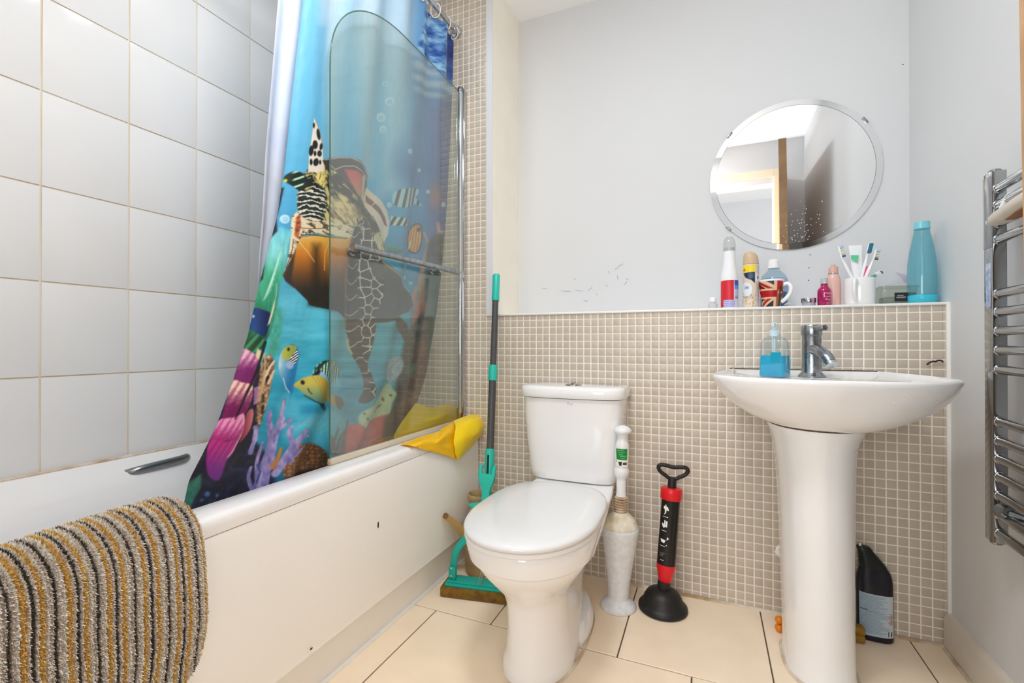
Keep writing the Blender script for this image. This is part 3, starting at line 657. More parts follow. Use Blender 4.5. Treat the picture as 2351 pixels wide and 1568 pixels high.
cv.poly([(512, 962), (528, 910), (540, 873), (556, 878), (578, 884), (580, 905), (574, 930), (566, 946), (548, 960), (520, 976)], ribs((112, 18, 84), (244, 206, 186), 876, 935, 3), 1.6, 1, 2)
cv.poly([(486, 1020), (500, 978), (512, 962), (540, 958), (558, 948), (562, 962), (563, 990), (552, 1006), (520, 1012)], ribs((160, 30, 110), (232, 150, 196), 965, 1010, 4), 1.6, 1, 2)
cv.poly([(479, 1062), (482, 1030), (488, 1008), (520, 1014), (552, 1006), (548, 1030), (538, 1048), (528, 1060), (522, 1085), (514, 1104), (498, 1102), (484, 1090)], ribs((112, 30, 128), (186, 44, 128), 1010, 1085, 6), 2, 1, 2)
cv.line([(560, 955), (563, 985), (553, 1010), (540, 1038), (530, 1050)], 3, (240, 196, 196), 1.2, .9, 3)
cv.poly([(566, 950), (580, 938), (586, 950), (580, 985), (566, 1008), (556, 1016), (562, 985)], lambda x, y: mix((140, 34, 70), (206, 130, 130), (x-560)/26), 1.6, 1, 2)
cv.poly([(583, 890), (594, 886), (600, 905), (594, 926), (584, 930)], lambda x, y: mix((130, 70, 140), (206, 156, 206), fbm(x/3, y/3, 8)), 1.4)
for e in [(486, 1136, 7, 6), (512, 1140, 5, 4), (474, 1150, 4, 3)]: cv.ell(*e, (70, 120, 186), 0, 2.5, .8)
cv.poly([(436, 1180), (442, 1112), (468, 1090), (470, 1120), (456, 1150), (448, 1180)], lambda x, y: mix((14, 96, 100), (70, 140, 90), fbm(x/5, y/9, 6)), 3, .9)
for P in ([(456, 1075), (470, 1045)],): cv.line(P, 6, (90, 60, 30), 3, .6)
# tan reef edge between the leaves
def tan(x, y): return mix((70, 34, 18), (236, 206, 164), np.clip(fbm(x/8, y/9, 29)*2.0-.55, 0, 1))
cv.poly([(604, 822), (622, 812), (634, 836), (628, 880), (618, 930), (600, 985), (590, 965), (594, 900), (592, 860)], tan, 3)
cv.line([(610, 870), (620, 845), (632, 830)], 9, (240, 216, 180), 1.4, 1, 3, 5); cv.line([(602, 900), (608, 850), (606, 815)], 6, (206, 180, 130), 1.4, .9, 3, 4)
cv.line([(620, 880), (632, 852)], 6, (236, 200, 160), 1.4); cv.ell(617, 868, 4, 7, (24, 30, 40), 35); cv.ell(608, 936, 4, 6, (40, 34, 24), 20)
# ---- lilac branching coral
def lil(x, y): return mix((98, 92, 160), (182, 170, 212), fbm(x/9, y/16, 47)*1.6-.25)
for P, a, b in [([(612, 1140), (618, 1090), (630, 1045), (640, 1000), (655, 960)], 34, 12), ([(628, 1070), (632, 1020), (624, 970), (624, 945)], 22, 10), ([(640, 1000), (652, 955), (660, 918)], 14, 7), ([(642, 990), (662, 975), (672, 962)], 11, 6),
                ([(640, 1090), (662, 1050), (676, 1040), (668, 1000), (672, 980)], 14, 7), ([(650, 1070), (670, 1030), (692, 998), (702, 986)], 15, 8), ([(664, 1050), (688, 1038), (704, 1024)], 12, 7), ([(606, 1100), (602, 1060), (612, 1018)], 13, 7),
                ([(598, 1130), (584, 1100), (588, 1075)], 12, 7), ([(668, 1060), (690, 1005), (715, 1002)], 10, 6), ([(592, 1010), (594, 990), (592, 982)], 12, 11), ([(584, 1040), (588, 1024), (590, 1018)], 11, 9)]:
    cv.line(P, a, lil, 1.4, 1, 4, b)
cv.line([(606, 1110), (612, 1085), (604, 1070)], 5, (30, 50, 110), 1.6, .8)
for P in ([(636, 1075), (646, 1052), (652, 1030)],): cv.line(P, 9, (196, 120, 50), 2, .95, 3, 5)
cv.poly([(640, 1150), (660, 1100), (700, 1085), (760, 1072), (700, 1120)], (34, 24, 34), 5, .8)
# fold shade painted dark into the print: under the left leaf and along the edge
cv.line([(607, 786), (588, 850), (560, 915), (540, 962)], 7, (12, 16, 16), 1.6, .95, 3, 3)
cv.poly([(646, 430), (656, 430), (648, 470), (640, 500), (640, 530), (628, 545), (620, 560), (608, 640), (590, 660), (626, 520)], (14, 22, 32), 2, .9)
cv.poly([(660, 418), (656, 408), (664, 398), (678, 393), (692, 398), (698, 412), (692, 430), (686, 438), (672, 428)], lambda x, y: mix((8, 34, 26), (190, 226, 196), np.clip(np.sin((x*.35+y)/2.7)*2.2-.9, 0, 1)*np.clip((x-668)/8, 0, 1)), 1.6, 1, 3); cv.ell(659, 414, 3, 4, (206, 216, 70), 20, 1.4)

sc_ = thing('shower_curtain', 'blue shower curtain printed with a sea turtle, fish and corals, hung inside the bath', 'curtain', (-1.02, 1.2, 2.26))
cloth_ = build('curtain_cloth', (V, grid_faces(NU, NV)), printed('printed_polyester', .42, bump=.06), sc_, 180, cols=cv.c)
# the free edge turned back behind: its pale reverse side
Fp = [(.60, .80), (.9, .832), (1.11, .843), (1.2254, .854), (1.3995, .8664), (1.605, .8882), (1.83, .9121), (2.235, .94)]
nz_, nu_ = 160, 40
z2 = np.linspace(.92, 2.235, nz_); e0 = np.interp(z2, *zip(*Fp)); e1 = np.interp(z2, *zip(*Lp))+.10
U2, Z2 = np.meshgrid(np.linspace(0, 1, nu_), z2, indexing='ij')
U2 = U2
Y2 = e0[None]+(e1-e0)[None]*U2; X2 = -1.072+.012*np.sin(U2*5+Z2*2)+.006*np.sin(U2*13+1)
c2 = Canvas(Y2*600, Z2*600)
n = fbm(Y2.ravel()*14, Z2.ravel()*9, 5); c2.c[:] = mix((214, 222, 242), (238, 243, 250), n*1.4-.2)
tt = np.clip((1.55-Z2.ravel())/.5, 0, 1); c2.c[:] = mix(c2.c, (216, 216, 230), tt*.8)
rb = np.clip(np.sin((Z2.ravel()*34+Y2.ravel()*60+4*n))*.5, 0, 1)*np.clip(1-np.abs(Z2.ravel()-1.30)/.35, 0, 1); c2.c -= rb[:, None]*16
build('curtain_reverse', (np.stack([X2, Y2, Z2], -1).reshape(-1, 3), grid_faces(nu_, nz_)), printed('reverse_polyester', .5), sc_, 180, cols=c2.c, label='pale unprinted reverse of the folded free edge')
M_ring = mat('white_ring', (238, 238, 236), .25)
for u in ringu:
    k = int(round(u*(NU-1))); yv = float(Yy[k, -1]); xv = float(Xx[k, -1])
    ang = [(t, (math.cos(t), math.sin(t))) for t in np.linspace(0, 2*PI, 25)[:-1]]
    P = [(XC+.022*c*.9, yv+.004*c, 2.246+.030*s) for t, (c, s) in ang]
    ring_ = build('curtain_ring', tube(P, .0022, 8, closed=True), M_ring, sc_, 60)
    build('eyelet', tube([(xv+.003, yv+.007*math.cos(t), 2.222+.007*math.sin(t)) for t in np.linspace(0, 2*PI, 17)[:-1]], .0022, 8, closed=True), M_chrome, cloth_, 60)
# ------------------------------------------------------------------ glass bath screen
bs_ = thing('bath_screen', 'clear glass bath screen with rounded top standing on the bath rim', 'shower screen', (-.985, 1.4, .557))
g = thin('screen_glass', (243, 247, 244), .07, .03, (226, 230, 230), .075)
N = g.node_tree.nodes; L = g.node_tree.links; nz = N.new('ShaderNodeTexNoise'); nz.inputs['Scale'].default_value = 3; nz.inputs['Detail'].default_value = 6
tc = N.new('ShaderNodeTexCoord'); L.new(tc.outputs['Object'], nz.inputs['Vector'])
mr = N.new('ShaderNodeMapRange'); mr.inputs['To Min'].default_value = .02; mr.inputs['To Max'].default_value = .075; L.new(nz.outputs['Fac'], mr.inputs['Value'])
L.new(mr.outputs[0], [n for n in N if n.type == 'MIX_SHADER'][0].inputs[0])
gp = [(1.012, .571), (1.742, .571), (1.742, 1.984), (1.36, 1.984)]
gp += [(float(1.36-.349*math.sin(t)**.95), float(1.694+.290*math.cos(t)**.9)) for t in np.linspace(.1, PI/2, 22)]
pane_ = build('glass_pane', extrude(gp, 0, -.988, -.982), g, bs_, 20)
M_edge = mat('green_glass_edge', (70, 112, 98), .15)
ep = [(-.985, y, z) for y, z in [(1.012, .571)]+gp[:3:-1]+[gp[3], (1.74, 1.984)]]
build('glass_edge', tube(ep, .0019, 8), M_edge, pane_, 60, label='greenish polished edge of the glass')
post_ = build('wall_post', tube([(-.981, 1.757, .562), (-.981, 1.757, 1.985)], .0115, 20), M_chrome, bs_, 40)
build('post_cap', lathe([(.0135, 0), (.0135, .014), (.011, .018)], (-.981, 1.757, 1.984), n=24), M_steel, post_, 40)
build('wall_channel', box(-.972, 1.757, .560, -.962, 1.7766, 1.99, .001), M_chrome, bs_, 30)
build('bottom_seal', box(-.992, 1.010, .5575, -.977, 1.745, .5745, .002), mat('aged_seal', (214, 206, 186), .35, noise=.06, nscale=8), bs_, 30)
build('seal_end', lathe([(.005, 0), (.007, .004), (.006, .010), (.003, .013)], (-.984, 1.010, .558), n=9), mat('crusted_seal_end', (206, 180, 150), .8, col2=(130, 86, 60), nscale=120), bs_, 30)
build('towel_bar', tube([(-.935, 1.046, 1.178), (-.935, 1.660, 1.189)], .0098, 20), M_chromed, bs_, 40)
for y in (1.085, 1.52):
    build('bar_support', lathe([(.008, 0), (.008, .034), (.013, .036), (.013, .046)], (-.935, y, 1.172+(y-1.085)*.012), (-1, 0, 0), 20), M_chromed, bs_, 40)

# ------------------------------------------------------------------ yellow bag slung over the rim
yb = thing('yellow_bag', 'crumpled yellow plastic bag slung over the bath rim in the corner behind the glass', 'bag', (-.93, 1.5, .557))
M_yel = mat('yellow_plastic', (255, 230, 34), .32, col2=(255, 214, 22), nscale=14, bump=.10, bscale=26)
M_yel2 = mat('orange_yellow_lining', (255, 200, 22), .36, noise=.05, nscale=16, bump=.05, bscale=30)
def Q(x, y, X): return at(x, y, X=X)
def Qs(x, y, lift=0.):
    p = at(x, y, Z=.5625+lift)
    return p if p[0] < -.9005 else at(x, y, X=-.8985+lift*.4)
def patch(rows_, nsub=7, amp=.003, seed=0):
    Rr = [cat(r, nsub) for r in rows_]; Rr = np.array(Rr); cols_ = [cat(Rr[:, j], nsub) for j in range(Rr.shape[1])]
    G = np.array(cols_)  # (nu, nv, 3)
    nu, nv = G.shape[:2]
    nn = fbm(np.arange(nu)[:, None]*.22+np.arange(nv)[None]*.10, np.arange(nv)[None]*.26+np.zeros((nu, 1)), seed)-.5
    G[..., 0] += amp*2*nn; G[..., 2] += amp*nn
    return G.reshape(-1, 3), grid_faces(nu, nv)
# sleeve: rows run from the top edge to the bottom edge, left mouth to the closed right end
sleeve = [[Q(1041, 966, -.945), Q(1046, 978, -.905), Q(1042, 1010, -.885), Q(1046, 1040, -.884), Q(1050, 1057, -.888)],
          [Q(1056, 960, -.940), Q(1062, 974, -.895), Q(1066, 1004, -.868), Q(1064, 1030, -.872), Q(1056, 1052, -.888)],
          [Q(1076, 953, -.930), Q(1082, 966, -.885), Q(1086, 996, -.862), Q(1080, 1016, -.868), Q(1072, 1036, -.886)],
          [Q(1094, 951, -.920), Q(1101, 964, -.880), Q(1104, 984, -.862), Q(1098, 1002, -.868), Q(1090, 1017, -.884)],
          [Q(1104, 956, -.910), Q(1110, 966, -.890), Q(1112, 978, -.880), Q(1110, 988, -.882), Q(1106, 998, -.888)]]
bag_ = build('bag_body', patch(sleeve, 6, .0026, 3), M_yel, yb, 180)
end = [[Q(1094, 951, -.922), Q(1104, 953, -.915), Q(1111, 962, -.905), Q(1117, 976, -.90)], [Q(1104, 957, -.909), Q(1110, 964, -.892), Q(1114, 974, -.888), Q(1118, 980, -.892)], [Q(1107, 998, -.888), Q(1111, 990, -.884), Q(1115, 985, -.886), Q(1118, 984, -.892)]]
build('bag_end', patch(end, 5, .001, 5), M_yel, yb, 180)
mouth = [[Q(1047, 966, -.952), Q(1016, 983, -.946), Qs(1006, 993, .003), Qs(990, 1001, .003)],
         [Q(1049, 985, -.918), Qs(1020, 998, .012), Qs(1002, 1012, .006), Qs(984, 1014, .003)],
         [Q(1048, 1012, -.896), Qs(1015, 1022, .016), Qs(993, 1024, .010), Qs(970, 1022, .004)],
         [Q(1051, 1036, -.889), Qs(1018, 1032, .014), Qs(985, 1032, .008), Qs(960, 1028, .003)],
         [Q(1054, 1056, -.890), Qs(1036, 1050, .012), Qs(1004, 1040, .006), Qs(978, 1034, .003)]]
build('bag_mouth', patch(mouth, 6, .0022, 9), M_yel2, yb, 180, label='orange-yellow open mouth of the bag')
strap = [[at(917, 1020, Z=.562), at(940, 1012, Z=.562), at(964, 1003, Z=.563), at(988, 996, Z=.565), at(1012, 992, X=-.944)],
         [at(932, 1022, Z=.5635), at(955, 1019, Z=.5635), at(972, 1012, Z=.566), at(988, 1010, X=-.905), at(1006, 1002, X=-.915)],
         [at(945, 1024, X=-.9005), at(962, 1027, X=-.899), at(980, 1029, X=-.897), at(992, 1026, X=-.896), at(1003, 1013, X=-.905)]]
build('bag_flap', patch(strap, 6, .0016, 12), M_yel2, yb, 180)
inner = [[Q(955, 925, -1.0), Q(990, 935, -.998), Q(1030, 928, -.997), Q(1056, 940, -.996)],
         [Q(925, 965, -1.003), Q(970, 965, -.999), Q(1020, 960, -.997), Q(1056, 965, -.996)],
         [Q(905, 1000, -1.01), Q(950, 992, -1.001), Q(1010, 975, -.998), Q(1056, 985, -.997)],
         [Q(905, 1025, -1.02), Q(950, 1010, -1.008), Q(1010, 990, -1.003), Q(1050, 1000, -1.0)]]
build('bag_inner_side', patch(inner, 6, .0012, 15), M_yel, yb, 180)
ins = mat('faded_orange_print', (240, 186, 10), .4)
def bagpl(o, sx, sy):
    o = Vector(o)
    return lambda x, y: o + sx*x + sy*y + Vector((.0, 0, 0))
a0, a1_, a2 = Vector(Q(1060, 1022, -.8645)), Vector(Q(1090, 990, -.8560)), Vector(Q(1045, 1000, -.8750))
text('print_letters', 'ING', .026, ins, bag_, bagpl((a0+a1_)/2+Vector((.008, -.006, 0)), (a1_-a0).normalized(), (a2-a0).normalized()), mirror=True)

# ------------------------------------------------------------------ striped bath mat over the rim
mt = thing('bath_mat', 'thick striped bath mat in mustard, grey and black draped over the bath rim', 'bath mat', (-.88, .35, .557))
path = cat([(-1.030, .40), (-1.034, .48), (-1.028, .545), (-.995, .585), (-.945, .598), (-.905, .590), (-.876, .562), (-.860, .51), (-.853, .45), (-.853, .385), (-.858, .33), (-.866, .275)], 24)
seg = np.r_[0, np.cumsum(np.hypot(*np.diff(path, axis=0).T))]; Ls = seg[-1]
def P2(s): return np.interp(s, seg, path[:, 0]), np.interp(s, seg, path[:, 1])
def Nrm(s):
    x0, z0 = P2(s-.004); x1, z1 = P2(s+.004); d = np.hypot(x1-x0, z1-z0)+1e-9
    return -(z1-z0)/d*-1*-1, (x1-x0)/d
kinds = {'d': (80, 76, 70), 'm': (240, 190, 106), 'b': (255, 248, 234), 't': (232, 216, 202), 'g': (248, 232, 216)}
seq = [('g', 4.8), ('m', 6.0), ('b', 6.2), ('t', 4.2), ('d', 3.4), ('t', 4.0), ('b', 5.6), ('m', 6.0), ('g', 4.6), ('d', 3.6)]
edges, cols_ = [0.], []
while edges[-1] < .60:
    for k, wd in seq: edges.append(edges[-1]+wd/1000.*rng.uniform(.9, 1.12)); cols_.append(kinds[k])
edges = np.array(edges); cols_ = np.array(cols_, float)
Y1 = .579
def stripe(d):  # distance from the right edge
    k = np.clip(np.searchsorted(edges, d, 'right')-1, 0, len(cols_)-1)
    u = (d-edges[k])/(edges[k+1]-edges[k]); return cols_[k], np.sin(np.clip(u, 0, 1)*PI)
ns, ny = 150, 330
sg = np.linspace(0, Ls, ns); dg = np.linspace(0, .46, ny)
D, Sg = np.meshgrid(dg, sg, indexing='ij')
# rounded lower corner
rc = .095; cut = np.where(Sg > Ls-rc, rc-np.sqrt(np.clip(rc**2-(Sg-(Ls-rc))**2, 0, None)), 0)
Dd = cut+D*(1-cut/.46)
def matpos(d, s, h):
    x, z = P2(s); x0, z0 = P2(np.clip(s-.004, 0, Ls)); x1, z1 = P2(np.clip(s+.004, 0, Ls)); l = np.hypot(x1-x0, z1-z0)+1e-9
    nx, nz = -(z1-z0)/l, (x1-x0)/l
    wob = .004*np.sin(d*9+s*5)+.0015*np.sin(s*31+d*14)
    h = h - .011*np.exp(-(d/.010)**2)
    return np.stack([x+nx*(h+wob), Y1-d+.0015*np.sin(s*40)+0*s, z+nz*(h+wob)], -1)
cc, hh = stripe(Dd.ravel()); hh = hh.reshape(Dd.shape)
Vm = matpos(Dd, Sg, .0005+.0035*hh).reshape(-1, 3)
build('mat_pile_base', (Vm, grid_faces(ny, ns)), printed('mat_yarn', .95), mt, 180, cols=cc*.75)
Vb = matpos(Dd, Sg, -.011+0*Sg).reshape(-1, 3)
build('mat_backing', (Vb, grid_faces(ny, ns)), mat('mat_backing', (150, 140, 128), .9), mt, 180)
NT = 62000
d = rng.uniform(.0005, .40, NT); s = rng.uniform(.12, Ls, NT)
cutt = np.where(s > Ls-rc, rc-np.sqrt(np.clip(rc**2-(s-(Ls-rc))**2, 0, None)), 0); keep = d > cutt; d, s = d[keep], s[keep]; NT = len(d)
col, hump = stripe(d+rng.normal(0, .0004, NT))
col = np.clip(col*rng.uniform(.74, 1.18, NT)[:, None], 0, 255)
b0 = .0005+.0035*hump; tip_ = b0+rng.uniform(.0022, .0048, NT)*(.75+.4*hump); wdt = rng.uniform(.0011, .0018, NT)
ln = rng.normal(0, .0011, (NT, 2))
p = [matpos(d+wdt*math.cos(t), np.clip(s+wdt*math.sin(t), 0, Ls), b0-.001) for t in (0, 2*PI/3, 4*PI/3)]
t4 = matpos(d+ln[:, 0], np.clip(s+ln[:, 1]+.0006, 0, Ls), tip_)
Vt = np.stack(p+[t4], 1).reshape(-1, 3); k4 = np.arange(NT)*4
Ft = np.stack([np.stack([k4+a, k4+b, k4+3], -1) for a, b in ((0, 1), (1, 2), (2, 0))], 1).reshape(-1, 3)
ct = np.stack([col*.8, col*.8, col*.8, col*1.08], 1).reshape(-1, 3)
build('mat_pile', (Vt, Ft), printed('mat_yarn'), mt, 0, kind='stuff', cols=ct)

# ------------------------------------------------------------------ toilet
TX = -.448
tl = thing('toilet', 'white close-coupled toilet with its lid down against the mosaic wall', 'toilet', (TX, 1.4, 0))
sec = [(0, .100, 1.125, 1.56, 1.28, 2, 3), (.012, .101, 1.122, 1.56, 1.28, 2, 3), (.03, .097, 1.128, 1.56, 1.28, 2, 3), (.06, .0885, 1.138, 1.57, 1.28, 2, 3), (.12, .083, 1.143, 1.60, 1.27, 2.1, 3), (.19, .084, 1.138, 1.64, 1.26, 2.1, 3.5),
       (.225, .092, 1.122, 1.64, 1.25, 2.1, 2.6), (.26, .115, 1.088, 1.66, 1.24, 2.1, 2.3), (.30, .142, 1.050, 1.69, 1.23, 2.1, 2.3), (.328, .157, 1.030, 1.725, 1.225, 2.1, 2.6),
       (.338, .161, 1.025, 1.735, 1.225, 2.1, 3), (.342, .170, 1.014, 1.74, 1.225, 2.1, 3), (.375, .176, 1.006, 1.76, 1.22, 2.1, 6), (.392, .176, 1.006, 1.765, 1.22, 2.1, 8), (.397, .171, 1.012, 1.765, 1.22, 2.1, 8)]
build('pan', loft([dring(TX, yc, hw, yf, yb_, z, pf, pb, tp=.22 if z > .34 else .12) for z, hw, yf, yb_, yc, pf, pb in sec]), M_cer, tl, 50)
build('foot_flange', loft([dring(TX+.006, 1.42, .104, 1.30, 1.60, 0, 2.4, 2.4), dring(TX+.006, 1.42, .104, 1.30, 1.60, .022, 2.4, 2.4), dring(TX+.005, 1.44, .090, 1.33, 1.60, .045, 2.4, 2.4)]), M_cer, tl, 50)
build('bolt_cap', lathe([(.009, 0), (.008, .006), (.003, .008)], (TX+.090, 1.41, .034), (.6, -.3, .8), 16), M_steel, tl, 50)
def slab(lv, cx, yc, pf, pb): return loft([dring(cx, yc, hw, yf, yb_, z, pf, pb, 72) for hw, yf, yb_, z in lv])
build('seat', slab([(.172, .996, 1.50, .3985), (.178, .990, 1.505, .402), (.178, .990, 1.505, .411), (.174, .994, 1.50, .4135)], TX, 1.225, 2.1, 3), M_white, tl, 50)
build('lid', slab([(.170, .992, 1.50, .4145), (.178, .982, 1.512, .418), (.180, .980, 1.514, .424), (.176, .985, 1.51, .431), (.168, 1.003, 1.495, .4355), (.10, 1.08, 1.42, .4375)], TX+.003, 1.225, 2.1, 3), mat('white_seat_plastic', (228, 229, 230), .16, coat=.2), tl, 60)
for sx in (-1, 1): build('hinge', lathe([(.009, -.02), (.011, -.018), (.011, .018), (.009, .02)], (TX+sx*.075, 1.522, .414), (1, 0, 0), 16), M_white, tl, 50)
CXc = -.461
cs = [(.398, .150, 1.640, 1.774), (.404, .158, 1.628, 1.776), (.43, .163, 1.622, 1.776), (.55, .176, 1.611, 1.776), (.66, .185, 1.604, 1.776), (.7015, .187, 1.602, 1.776)]
cist_ = build('cistern', loft([dring(CXc, 1.69, hw, yf, yb_, z, 3.6, 14) for z, hw, yf, yb_ in cs]), M_cer, tl, 50)
cl = [(.7035, .186, 1.603), (.7045, .193, 1.594), (.712, .1955, 1.590), (.735, .1955, 1.590), (.743, .191, 1.596), (.7465, .17, 1.615)]
cistlid_ = build('cistern_lid', loft([dring(CXc, 1.69, hw, yf, 1.776, z, 3.6, 14) for z, hw, yf in cl]), M_cer, tl, 50)
build('flush_button', merge(lathe([(.031, 0), (.030, .004), (.012, .0075), (.001, .0078)], (CXc+.003, 1.672, .746), n=32)), M_chrome, cistlid_, 50)
build('button_split', box(CXc+.002, 1.642, .7475, CXc+.004, 1.702, .7545), M_dark, cistlid_, 0)
lg = mat('logo_grey', (150, 156, 170), .4)
pl = lambda cx, cz: (lambda x, y: Vector((cx+x, 1.6018-.0009, cz+y)))
text('logo_mark', 'V', .013, lg, cist_, pl(-.459, .6865)); text('logo_mark', 'itrA', .007, lg, cist_, pl(-.4475, .6850))
structure('trim_9', tube([tuple(q) for q in dring(TX+.003, 1.36, .107, 1.116, 1.60, .002, 2.1, 3, 40)], .005, 6, closed=True), M_caulk)
# ------------------------------------------------------------------ basin on its pedestal
BX = .284
sk = thing('wash_basin', 'wide white pedestal wash basin under the round mirror', 'basin', (BX, 1.52, 0))
def bring(k, z, shrink_back=0., n=64):
    """basin outline: k = 1 at the rim, smaller below"""
    half = [(.0, 1.272), (.07, 1.276), (.135, 1.290), (.195, 1.318), (.240, 1.356), (.266, 1.404), (.272, 1.456), (.264, 1.530), (.247, 1.610), (.226, 1.690), (.205, 1.7755)]
    half = np.array(half); h = cat(half, 4)
    pts = [(BX-a, b) for a, b in h[::-1]]+[(BX+a, b) for a, b in h[1:]]
    if k is None: return pts
    kx, ky, yc = k
    return [Vector((BX+(x-BX)*kx, yc+(y-yc)*ky if y < yc else y if shrink_back == 0 else yc+(y-yc)*(1-shrink_back), z)) for x, y in pts]
Rb = []
for z, kx, ky in [(.6795, .425, .705), (.684, .475, .735), (.694, .575, .78), (.710, .69, .835), (.735, .82, .895), (.760, .91, .945), (.785, .968, .98), (.800, .992, .995), (.808, 1.0, 1.0), (.8135, .994, .993), (.8145, .982, .98)]:
    Rb.append(bring((kx, ky, 1.60), z))
inn = [bring((.955, .95, 1.60), .8085, .05), bring((.93, .93, 1.60), .8005, .09)]
# hollow of the bowl
bowl = []
for z, sc in [(.799, 1.0), (.79, .97), (.75, .84), (.715, .60), (.700, .2)]:
    ring = []
    for q in inn[-1]:
        ang = math.atan2(q.y-1.46, q.x-BX); ring.append(Vector((BX+.215*sc*math.cos(ang), 1.425+.108*sc*math.sin(ang), z)))
    bowl.append(ring)
build('basin_bowl', loft(Rb+inn+bowl), M_cer, sk, 60)
build('waste', lathe([(.022, 0), (.02, .003), (.001, .002)], (BX, 1.425, .7005), n=24), M_chrome, sk, 50)
ps = [(0, .0835, 1.412, .283), (.012, .0835, 1.412, .283), (.02, .081, 1.415, .283), (.10, .0815, 1.412, .281), (.30, .084, 1.402, .278), (.48, .0875, 1.392, .275), (.58, .092, 1.384, .272), (.63, .098, 1.377, .270), (.655, .106, 1.371, .271), (.672, .114, 1.366, .272), (.679, .1155, 1.366, .273)]
build('pedestal', loft([dring(cx, 1.53, hw, yf, 1.63, z, 2.15, 6) for z, hw, yf, cx in ps]), M_cer, sk, 60)
build('joint_seal', tube([tuple(q) for q in dring(.273, 1.53, .1155, 1.366, 1.63, .6793, 2.15, 6, 48)], .0016, 6, closed=True), mat('rusty_joint', (110, 84, 56), .8, col2=(60, 44, 30), nscale=60), sk, 60)
build('waste_pipe', (tube(cat([(.215, 1.69, .262), (.202, 1.69, .249), (.214, 1.69, .232), (.25, 1.70, .222)], 6), [.006]*8+[.012]*11, 12)) , M_white, sk, 50, label='white plastic pipe stub peeking out behind the pedestal')
structure('trim_10', tube([tuple(q) for q in dring(.283, 1.53, .086, 1.408, 1.63, .002, 2.15, 6, 48)], .0045, 6, closed=True), M_caulk)
structure('trim_11', tube([(.07, YB-.006, .813), (.5, YB-.006, .813)], .0028, 6), mat('mouldy_sealant', (120, 104, 84), .8, col2=(60, 50, 40), nscale=60))

# tap
tp = thing('basin_tap', 'limescaled chrome mixer tap at the back of the basin', 'tap', (.2855, 1.63, .8005))
tx, ty, tz = .2855, 1.630, .8005
build('tap_base', lathe([(.036, 0), (.0365, .003), (.033, .006), (.030, .010), (.0275, .013)], (tx, ty, tz), n=36), M_chromed, tp, 40)
build('tap_body', lathe([(.0268, .010), (.0258, .05), (.0255, .121), (.0262, .124)], (tx, ty, tz), n=36), M_chromed, tp, 40)
tcap_ = build('tap_cap', lathe([(.0268, .1245), (.0272, .127), (.0272, .151), (.0255, .1545), (.001, .1555)], (tx, ty, tz), n=36), M_chromed, tp, 40)
build('tap_lever', merge(tube([(tx+.004, ty-.018, tz+.144), (tx+.018, ty-.045, tz+.1445), (tx+.022, ty-.055, tz+.145)], [.0085, .0078, .0075], 18), lathe([(.0085, 0), (.0085, .002), (.007, .003)], (tx+.022, ty-.055, tz+.145), (.35, -.93, .02), 18)), M_chromed, tcap_, 40)
sp = cat([(tx, ty-.012, tz+.082), (tx+.012, ty-.038, tz+.078), (tx+.024, ty-.066, tz+.062), (tx+.030, ty-.080, tz+.046)], 7)
spout_ = build('tap_spout', tube(sp, [.0165]*(len(sp)-6)+[.0160, .0158, .0156, .0156, .0156, .0156], 22), M_chromed, tp, 40)
dn = Vector(sp[-1])-Vector(sp[-3]); dn.normalize()
build('aerator', lathe([(.0142, -.001), (.0140, .001), (.0158, .0015), (.0158, .010), (.013, .012), (.001, .0115)], sp[-1], dn, 24), M_chrome, spout_, 40)

# soap dispenser
sx, sy, sz, ra = .1845, 1.595, .8002, math.radians(-32)
so = thing('soap_dispenser', 'clear pump bottle half full of bright blue hand soap beside the tap', 'soap dispenser', (sx, sy, sz))
def rotz(vf, a=ra, c=(sx, sy)):
    ca, sa = math.cos(a), math.sin(a)
    return [Vector((c[0]+(q[0]-c[0])*ca-(q[1]-c[1])*sa, c[1]+(q[0]-c[0])*sa+(q[1]-c[1])*ca, q[2])) for q in vf[0]], vf[1]
def sq(h, z, r): return rrect(sx-h*1.12, sx+h*1.12, sy-h*.82, sy+h*.82, r, sz+z, 6)
M_clear = thin('clear_plastic', (240, 246, 248), .03)
build('supply_pipe', tube([(.2105, 1.70, .315), (.2135, 1.70, .355), (.216, 1.70, .40)], .005, 10), M_white, sk, 50)
M_bsoap = mat('blue_soap', (0, 186, 226), .12, coat=.3, col2=(0, 168, 212), nscale=18)
sbot_ = build('bottle', rotz(loft([sq(.0300, 0, .006), sq(.0325, .004, .008), sq(.0320, .05, .010), sq(.0312, .085, .012), sq(.0300, .105, .014), sq(.024, .117, .016), sq(.014, .1215, .012), sq(.0125, .125, .011)])), M_clear, so, 50)
build('soap', rotz(loft([sq(.0286, .002, .005), sq(.0308, .005, .007), sq(.0303, .05, .009), sq(.0300, .064, .010)])), M_bsoap, so, 50)
build('label_front', rotz(box(sx+.0312*1.12-.034, sy-.0265, sz+.045, sx+.0312*1.12-.0045, sy-.0262, sz+.074)), mat('teal_label', (20, 150, 180), .35), sbot_, 0, label='teal printed band on the clear bottle')
build('pump_dip_tube', tube([(sx, sy, sz+.01), (sx, sy, sz+.12)], .004, 10), mat('pale_tube', (206, 232, 240), .3), so, 60)
build('pump_collar', lathe([(.0135, .1215), (.014, .124), (.0138, .138), (.012, .1395)], (sx, sy, sz), n=28), mat('pale_aqua_plastic', (206, 230, 236), .3), so, 40)
build('pump_head', merge(lathe([(.0075, .139), (.0075, .152), (.0095, .154), (.0098, .160), (.007, .1625)], (sx, sy, sz), n=24), tube([(sx, sy, sz+.157), (sx-.006, sy-.02, sz+.157), (sx-.008, sy-.03, sz+.153)], [.006, .005, .004], 12)), MATS['pale_aqua_plastic'], so, 40)
